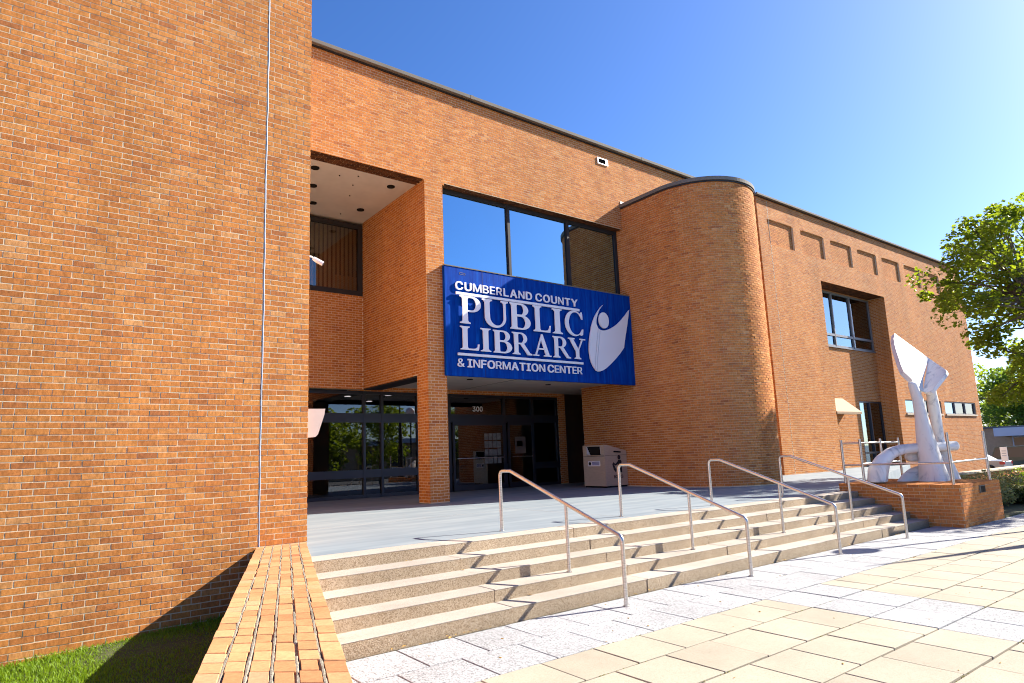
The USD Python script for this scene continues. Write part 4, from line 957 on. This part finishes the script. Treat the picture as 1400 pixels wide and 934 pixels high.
# shrubs in the bed
shr = [((18.3, .75), .55, .42, 'leaf_dark', 'low dark green shrub tucked against the right side of the brick plinth'), ((19.5, .75), .8, .68, 'leaf_pale', 'pale flowering shrub right of the sculpture plinth, next to its corner'),
       ((22.2, .7), .85, .70, 'leaf_pale', 'pale yellowish shrub at the right edge in front of the garden wall'), ((20.6, -.05), .6, .36, 'leaf_dark', 'small dark shrub low at the front of the planting bed'), ((24.2, .6), .9, .72, 'leaf_bright', 'bright green shrub at the far end of the planting bed')]
for (x, y), R, h, lm, lab in shr:
    o = thing('shrub', lab, 'shrub')
    cs = round_clumps((x, y, h * .55), R, 26, rt, h * .5 / R)
    obj('foliage', leaves(cs, [R * .32] * 26, 150, .06, rt), lm, o)
    bm = MB()
    for c in cs[::3]: bm.mesh(limb((x, y, 0), c, .012, .004, rt, .2, 4, 5))
    obj('stem', bm.get(), 'bark', o)

# ------------------------------------------------------------------ cars, sign and building at the far right
def car(name, label, cat, loc, rotz, L, Wd, Hh, body_m, suv):
    """built nose towards +x with the origin at the middle of its footprint"""
    o = thing(name, label, cat, None, loc, rotz); h = Hh; hl = L / 2
    if suv: prof = [(-hl, .42), (-hl, .95), (-hl + .08, 1.05), (-hl + .30, h - .06), (-hl + .6, h), (.45, h), (.75, h - .08), (1.15, 1.08), (hl - .25, .98), (hl, .82), (hl, .42)]
    else: prof = [(-hl, .38), (-hl, .86), (-hl + .06, .93), (-hl + .72, .98), (-hl + 1.35, h - .03), (-.25, h), (.3, h - .04), (1.0, .93), (hl - .3, .82), (hl, .66), (hl, .38)]
    lower = [p for p in prof]
    wheel = [(-hl + .78, .33), (hl - .85, .33)]
    g = Polygon(prof).buffer(.05).buffer(-.05)
    for wx, wz in wheel: g = g.difference(Point(wx, wz).buffer(.40))
    t = slab(g, FRONT(-Wd / 2 + .0), 0, -Wd); v = t.vertices.copy(); k = np.clip((v[:, 2] - .9) / (h - .9), 0, 1); v[:, 1] *= 1 - .20 * k; t.vertices = v
    obj('body', t, body_m, o, smooth=30)
    top = [p for p in prof if p[1] > .99]; gl = Polygon([(p[0], p[1]) for p in prof if p[1] > .90]).buffer(-.075)
    for s in (-1, 1):
        if gl.is_empty: break
        yb = s * (Wd / 2 + .004); q = slab(gl, FRONT(0), -.003, .003); v = q.vertices.copy(); k = np.clip((v[:, 2] - .9) / (h - .9), 0, 1); v[:, 1] += yb * (1 - .20 * k); q.vertices = v
        obj('side_window', q, 'car_glass', o)
    for wx, wz in wheel:
        for s in (-1, 1):
            w = trimesh.creation.cylinder(.33, .22, sections=28); w.apply_transform(trimesh.transformations.rotation_matrix(math.pi / 2, [1, 0, 0])); w.apply_translation([wx, s * (Wd / 2 - .12), wz]); wo = obj('wheel', w, 'rubber', o, smooth=40)
            r2 = trimesh.creation.cylinder(.21, .23, sections=16); r2.apply_transform(trimesh.transformations.rotation_matrix(math.pi / 2, [1, 0, 0])); r2.apply_translation([wx, s * (Wd / 2 - .12), wz]); obj('rim', r2, 'chrome', wo)
    for s in (-1, 1):
        obj('tail_light', cbox(-hl - .012, -hl + .22, s * Wd / 2 - .20 if s > 0 else -Wd / 2 - .008, Wd / 2 + .008 if s > 0 else -Wd / 2 + .20, .72, .88, .01), 'tail_light', o)
        obj('headlight', cbox(hl - .16, hl + .01, s * Wd / 2 - .30 if s > 0 else -Wd / 2 - .005, Wd / 2 + .005 if s > 0 else -Wd / 2 + .30, .58, .72, .01), 'chrome', o)
    obj('rear_bumper', cbox(-hl - .05, -hl + .1, -Wd / 2 + .03, Wd / 2 - .03, .36, .56, .03), body_m, o)
    return o
car('parked_car', 'silver parked car with a red tail light at the building corner', 'car', (49.2, 10.4, -.632), 92, 4.6, 1.80, 1.45, 'car_silver', False)
car('parked_car', 'dark parked car behind the white sign post at the right edge', 'car', (54.0, 7.75, -.632), 261, 4.7, 1.9, 1.75, 'car_dark', True)
pg = thing('parking_sign', 'small white sign panel on a post between the parked cars', 'sign')
obj('panel', cbox(44.0, 44.03, 6.60, 6.92, .40, 1.19, .008), 'white_paint', pg); obj('post', tube([(44.05, 6.76, -.9), (44.05, 6.76, 1.15)], .025, 8), 'canopy_metal', pg)
mb = MB()
for z in (.95, .82, .69): mb.box(43.997, 44.0, 6.66, 6.86, z, z + .05)
obj('print', mb.get(), 'canopy_metal', pg)
fb = thing('canopy_building', 'low tan building with a grey canopy beyond the parked cars', 'building')
obj('wall', cbox(75, 92, 2, 24, -1, 2.62), 'tan_wall', fb); obj('roof', cbox(74.7, 92.3, 1.8, 24.2, 2.622, 2.78), 'roof_felt', fb)
obj('canopy', cbox(72.2, 74.95, 2, 15.2, 1.84, 2.60, .02), 'canopy_metal', fb)
for a, b in ((3, 5.5), (6, 8.5), (9, 11.2), (12.2, 14.6)):
    f = obj('window', cbox(74.9, 75.0, a, b, -.6, 1.8), 'canopy_metal', fb); obj('pane', cbox(74.87, 74.9, a + .1, b - .1, -.5, 1.7), 'car_glass', f)
obj('door', cbox(74.86, 75.0, 11.3, 12.1, -.76, 1.7), 'ochre_panel', fb); obj('door', cbox(74.86, 75.0, 5.55, 5.95, -.76, 1.7), 'ochre_panel', fb)
for y in (4.5, 8.7, 12.9): obj('column', tube([(72.5, y, -.76), (72.5, y, 1.85)], .09, 10), 'white_paint', fb)
obj('downpipe', tube([(74.9, 19.2, -.7), (74.9, 19.2, 2.6)], .09, 8), 'white_stone', fb)
vt = cbox(78, 78.8, 13.6, 14.2, 2.78, 3.5, .03); obj('roof_vent', vt, 'canopy_metal', fb)

# ------------------------------------------------------------------ things just outside the frame whose shadows and reflections the photograph shows
lp = thing('street_lamp', 'globe lamp on a slim dark post whose shadow falls on the paving', 'lamp', None, (16.99, -2.13, 0))
obj('post', tube([(0, 0, -.03), (0, 0, .4), (0, 0, 4.0)], [.06, .045, .035], 12), 'dark_metal', lp); s = trimesh.creation.icosphere(3, .25); s.apply_translation([0, 0, 4.2]); obj('globe', s, 'white_paint', lp, smooth=True)
c = trimesh.creation.cylinder(.12, .1, sections=20); c.apply_translation([0, 0, .03]); obj('base', c, 'dark_metal', lp)
pl = thing('tapered_pole', 'tapered bare pole whose shadow points across the cream paving', 'pole', None, (16.9, -3.15, 0))
obj('shaft', tube([(0, 0, -.03), (0, 0, 2.4), (0, 0, 5.0)], [.20, .12, .012], 14), 'dark_metal', pl)
OPP = [(-8, -22, 7.0, 'round green tree mirrored at the far left of the glass'), (-2.5, -21, 5.6, 'small round tree mirrored beside the near wall'), (3, -23, 6.4, 'green tree mirrored in the pane left of the brick column'),
       (8.5, -22, 5.4, 'bright little tree mirrored low in the glass by the brick column'), (14, -24, 6.6, 'green tree mirrored in the sliding entrance door'), (20, -22, 6.0, 'green tree mirrored in the narrow entrance door'),
       (27, -26, 7.5, 'broad green tree mirrored at the right end of the storefront'), (34, -24, 7.0, 'tall tree mirrored in the right wing windows')]
for x, y, h, lab in OPP:
    cc = round_clumps((x, y, h * .56), h * .40, 46, rt, 1.0)
    tree('opposite_tree', lab, (x, y, -.32), h * .3, cc, [h * .13] * 46, 80, .30, 'leaf_bright' if h < 5.5 else 'leaf', rt, .17)
ob2 = thing('opposite_building', 'low building with a flat grey roof mirrored in the entrance glass', 'building')
obj('wall', cbox(-20, 44, -48, -38, -.4, 3.4), 'tan_wall', ob2); obj('roof', cbox(-20.5, 44.5, -48.5, -37.2, 3.4, 3.9), 'canopy_metal', ob2)
for a in np.arange(-18, 42, 4.0): f = obj('window', cbox(a, a + 2.2, -38.0, -37.9, .6, 3.1), 'ochre_panel', ob2); obj('pane', cbox(a + .2, a + 2.0, -37.9, -37.87, .8, 2.9), 'car_glass', f)

# ------------------------------------------------------------------ grass and litter
rg = np.random.default_rng(3)
n = 95000
gx2 = rg.uniform(-3.4, 2.9, n); gy2 = 2.52 - 4.3 * rg.random(n) ** 1.15
lim = np.array([np.interp(y, [WN0[1], WL0[1]], [WN0[0], WL0[0]]) for y in gy2]); ok = (gx2 < lim - .01) & (rg.random(n) < .7 + 1.0 * meshkit.fbm(np.stack([gx2 * 3.2, gy2 * 3.2, gx2 * 0], -1), 3, 9))
gx2, gy2 = gx2[ok], gy2[ok]; n = len(gx2); gz = lawn_z(gx2, gy2) - .01
hh = rg.uniform(.018, .058, n) * (.6 + .8 * meshkit.noise(np.stack([gx2 * 2.1, gy2 * 2.1, gx2 * 0], -1), 12)) * (1 + .5 * np.exp(-(2.52 - gy2) / .12)); az = rg.uniform(0, 2 * math.pi, n); lean = rg.normal(0, .45, (n, 2)) * hh[:, None]; wd = rg.uniform(.003, .006, n)
bx, byy = np.cos(az) * wd, np.sin(az) * wd
v = np.zeros((n, 5, 3)); 
v[:, 0] = np.stack([gx2 - bx, gy2 - byy, gz], 1); v[:, 1] = np.stack([gx2 + bx, gy2 + byy, gz], 1)
v[:, 2] = np.stack([gx2 + bx * .8 + lean[:, 0] * .35, gy2 + byy * .8 + lean[:, 1] * .35, gz + hh * .6], 1); v[:, 3] = np.stack([gx2 - bx * .8 + lean[:, 0] * .35, gy2 - byy * .8 + lean[:, 1] * .35, gz + hh * .6], 1)
v[:, 4] = np.stack([gx2 + lean[:, 0], gy2 + lean[:, 1], gz + hh], 1)
f = np.array([[0, 1, 2], [0, 2, 3], [3, 2, 4]])[None] + 5 * np.arange(n)[:, None, None]
gp = obj('grass', (v.reshape(-1, 3), f.reshape(-1, 3)), 'grass_blade'); tag(gp, 'short sunlit grass at the foot of the near brick wall', 'grass', kind='stuff')
mb = MB()
for i in range(60):
    x = rg.uniform(2.7, 13.5); y, z = (rg.uniform(-.10, -.02), .004) if rg.random() < .6 else (rg.choice([T, 2 * T, 3 * T, 4 * T]) - rg.uniform(.01, .05), 0)
    if z == 0: z = H * round((y + .05) / T + .0) + .005; z = max(z, .006)
    s = rg.uniform(.012, .04); a = rg.uniform(0, 6.28); d = np.array([math.cos(a), math.sin(a), 0]) * s; e = np.array([-d[1], d[0], 0]) * .5; p = np.array([x, y, z])
    mb.add(np.array([p - d, p + e + [0, 0, s * .3], p + d + [0, 0, s * .1], p - e + [0, 0, .004]]), [[0, 1, 2, 3]])
for i in range(130):
    x, y = rg.uniform(2.6, 15), rg.uniform(-4.6, -.12)
    if x < low_wall_right_x(y) + .1: continue
    q = trimesh.creation.icosphere(0, rg.uniform(.003, .011)); q.apply_scale([rg.uniform(.8, 2), 1, .5]); q.apply_transform(trimesh.transformations.rotation_matrix(rg.uniform(0, 6), [0, 0, 1])); q.apply_translation([x, y, .004]); mb.mesh(q)
gp = obj('fallen_leaves', mb.get(), 'dry_leaf'); tag(gp, 'scattered dry leaves and crumbs along the steps and over the paving', 'leaves', kind='stuff')
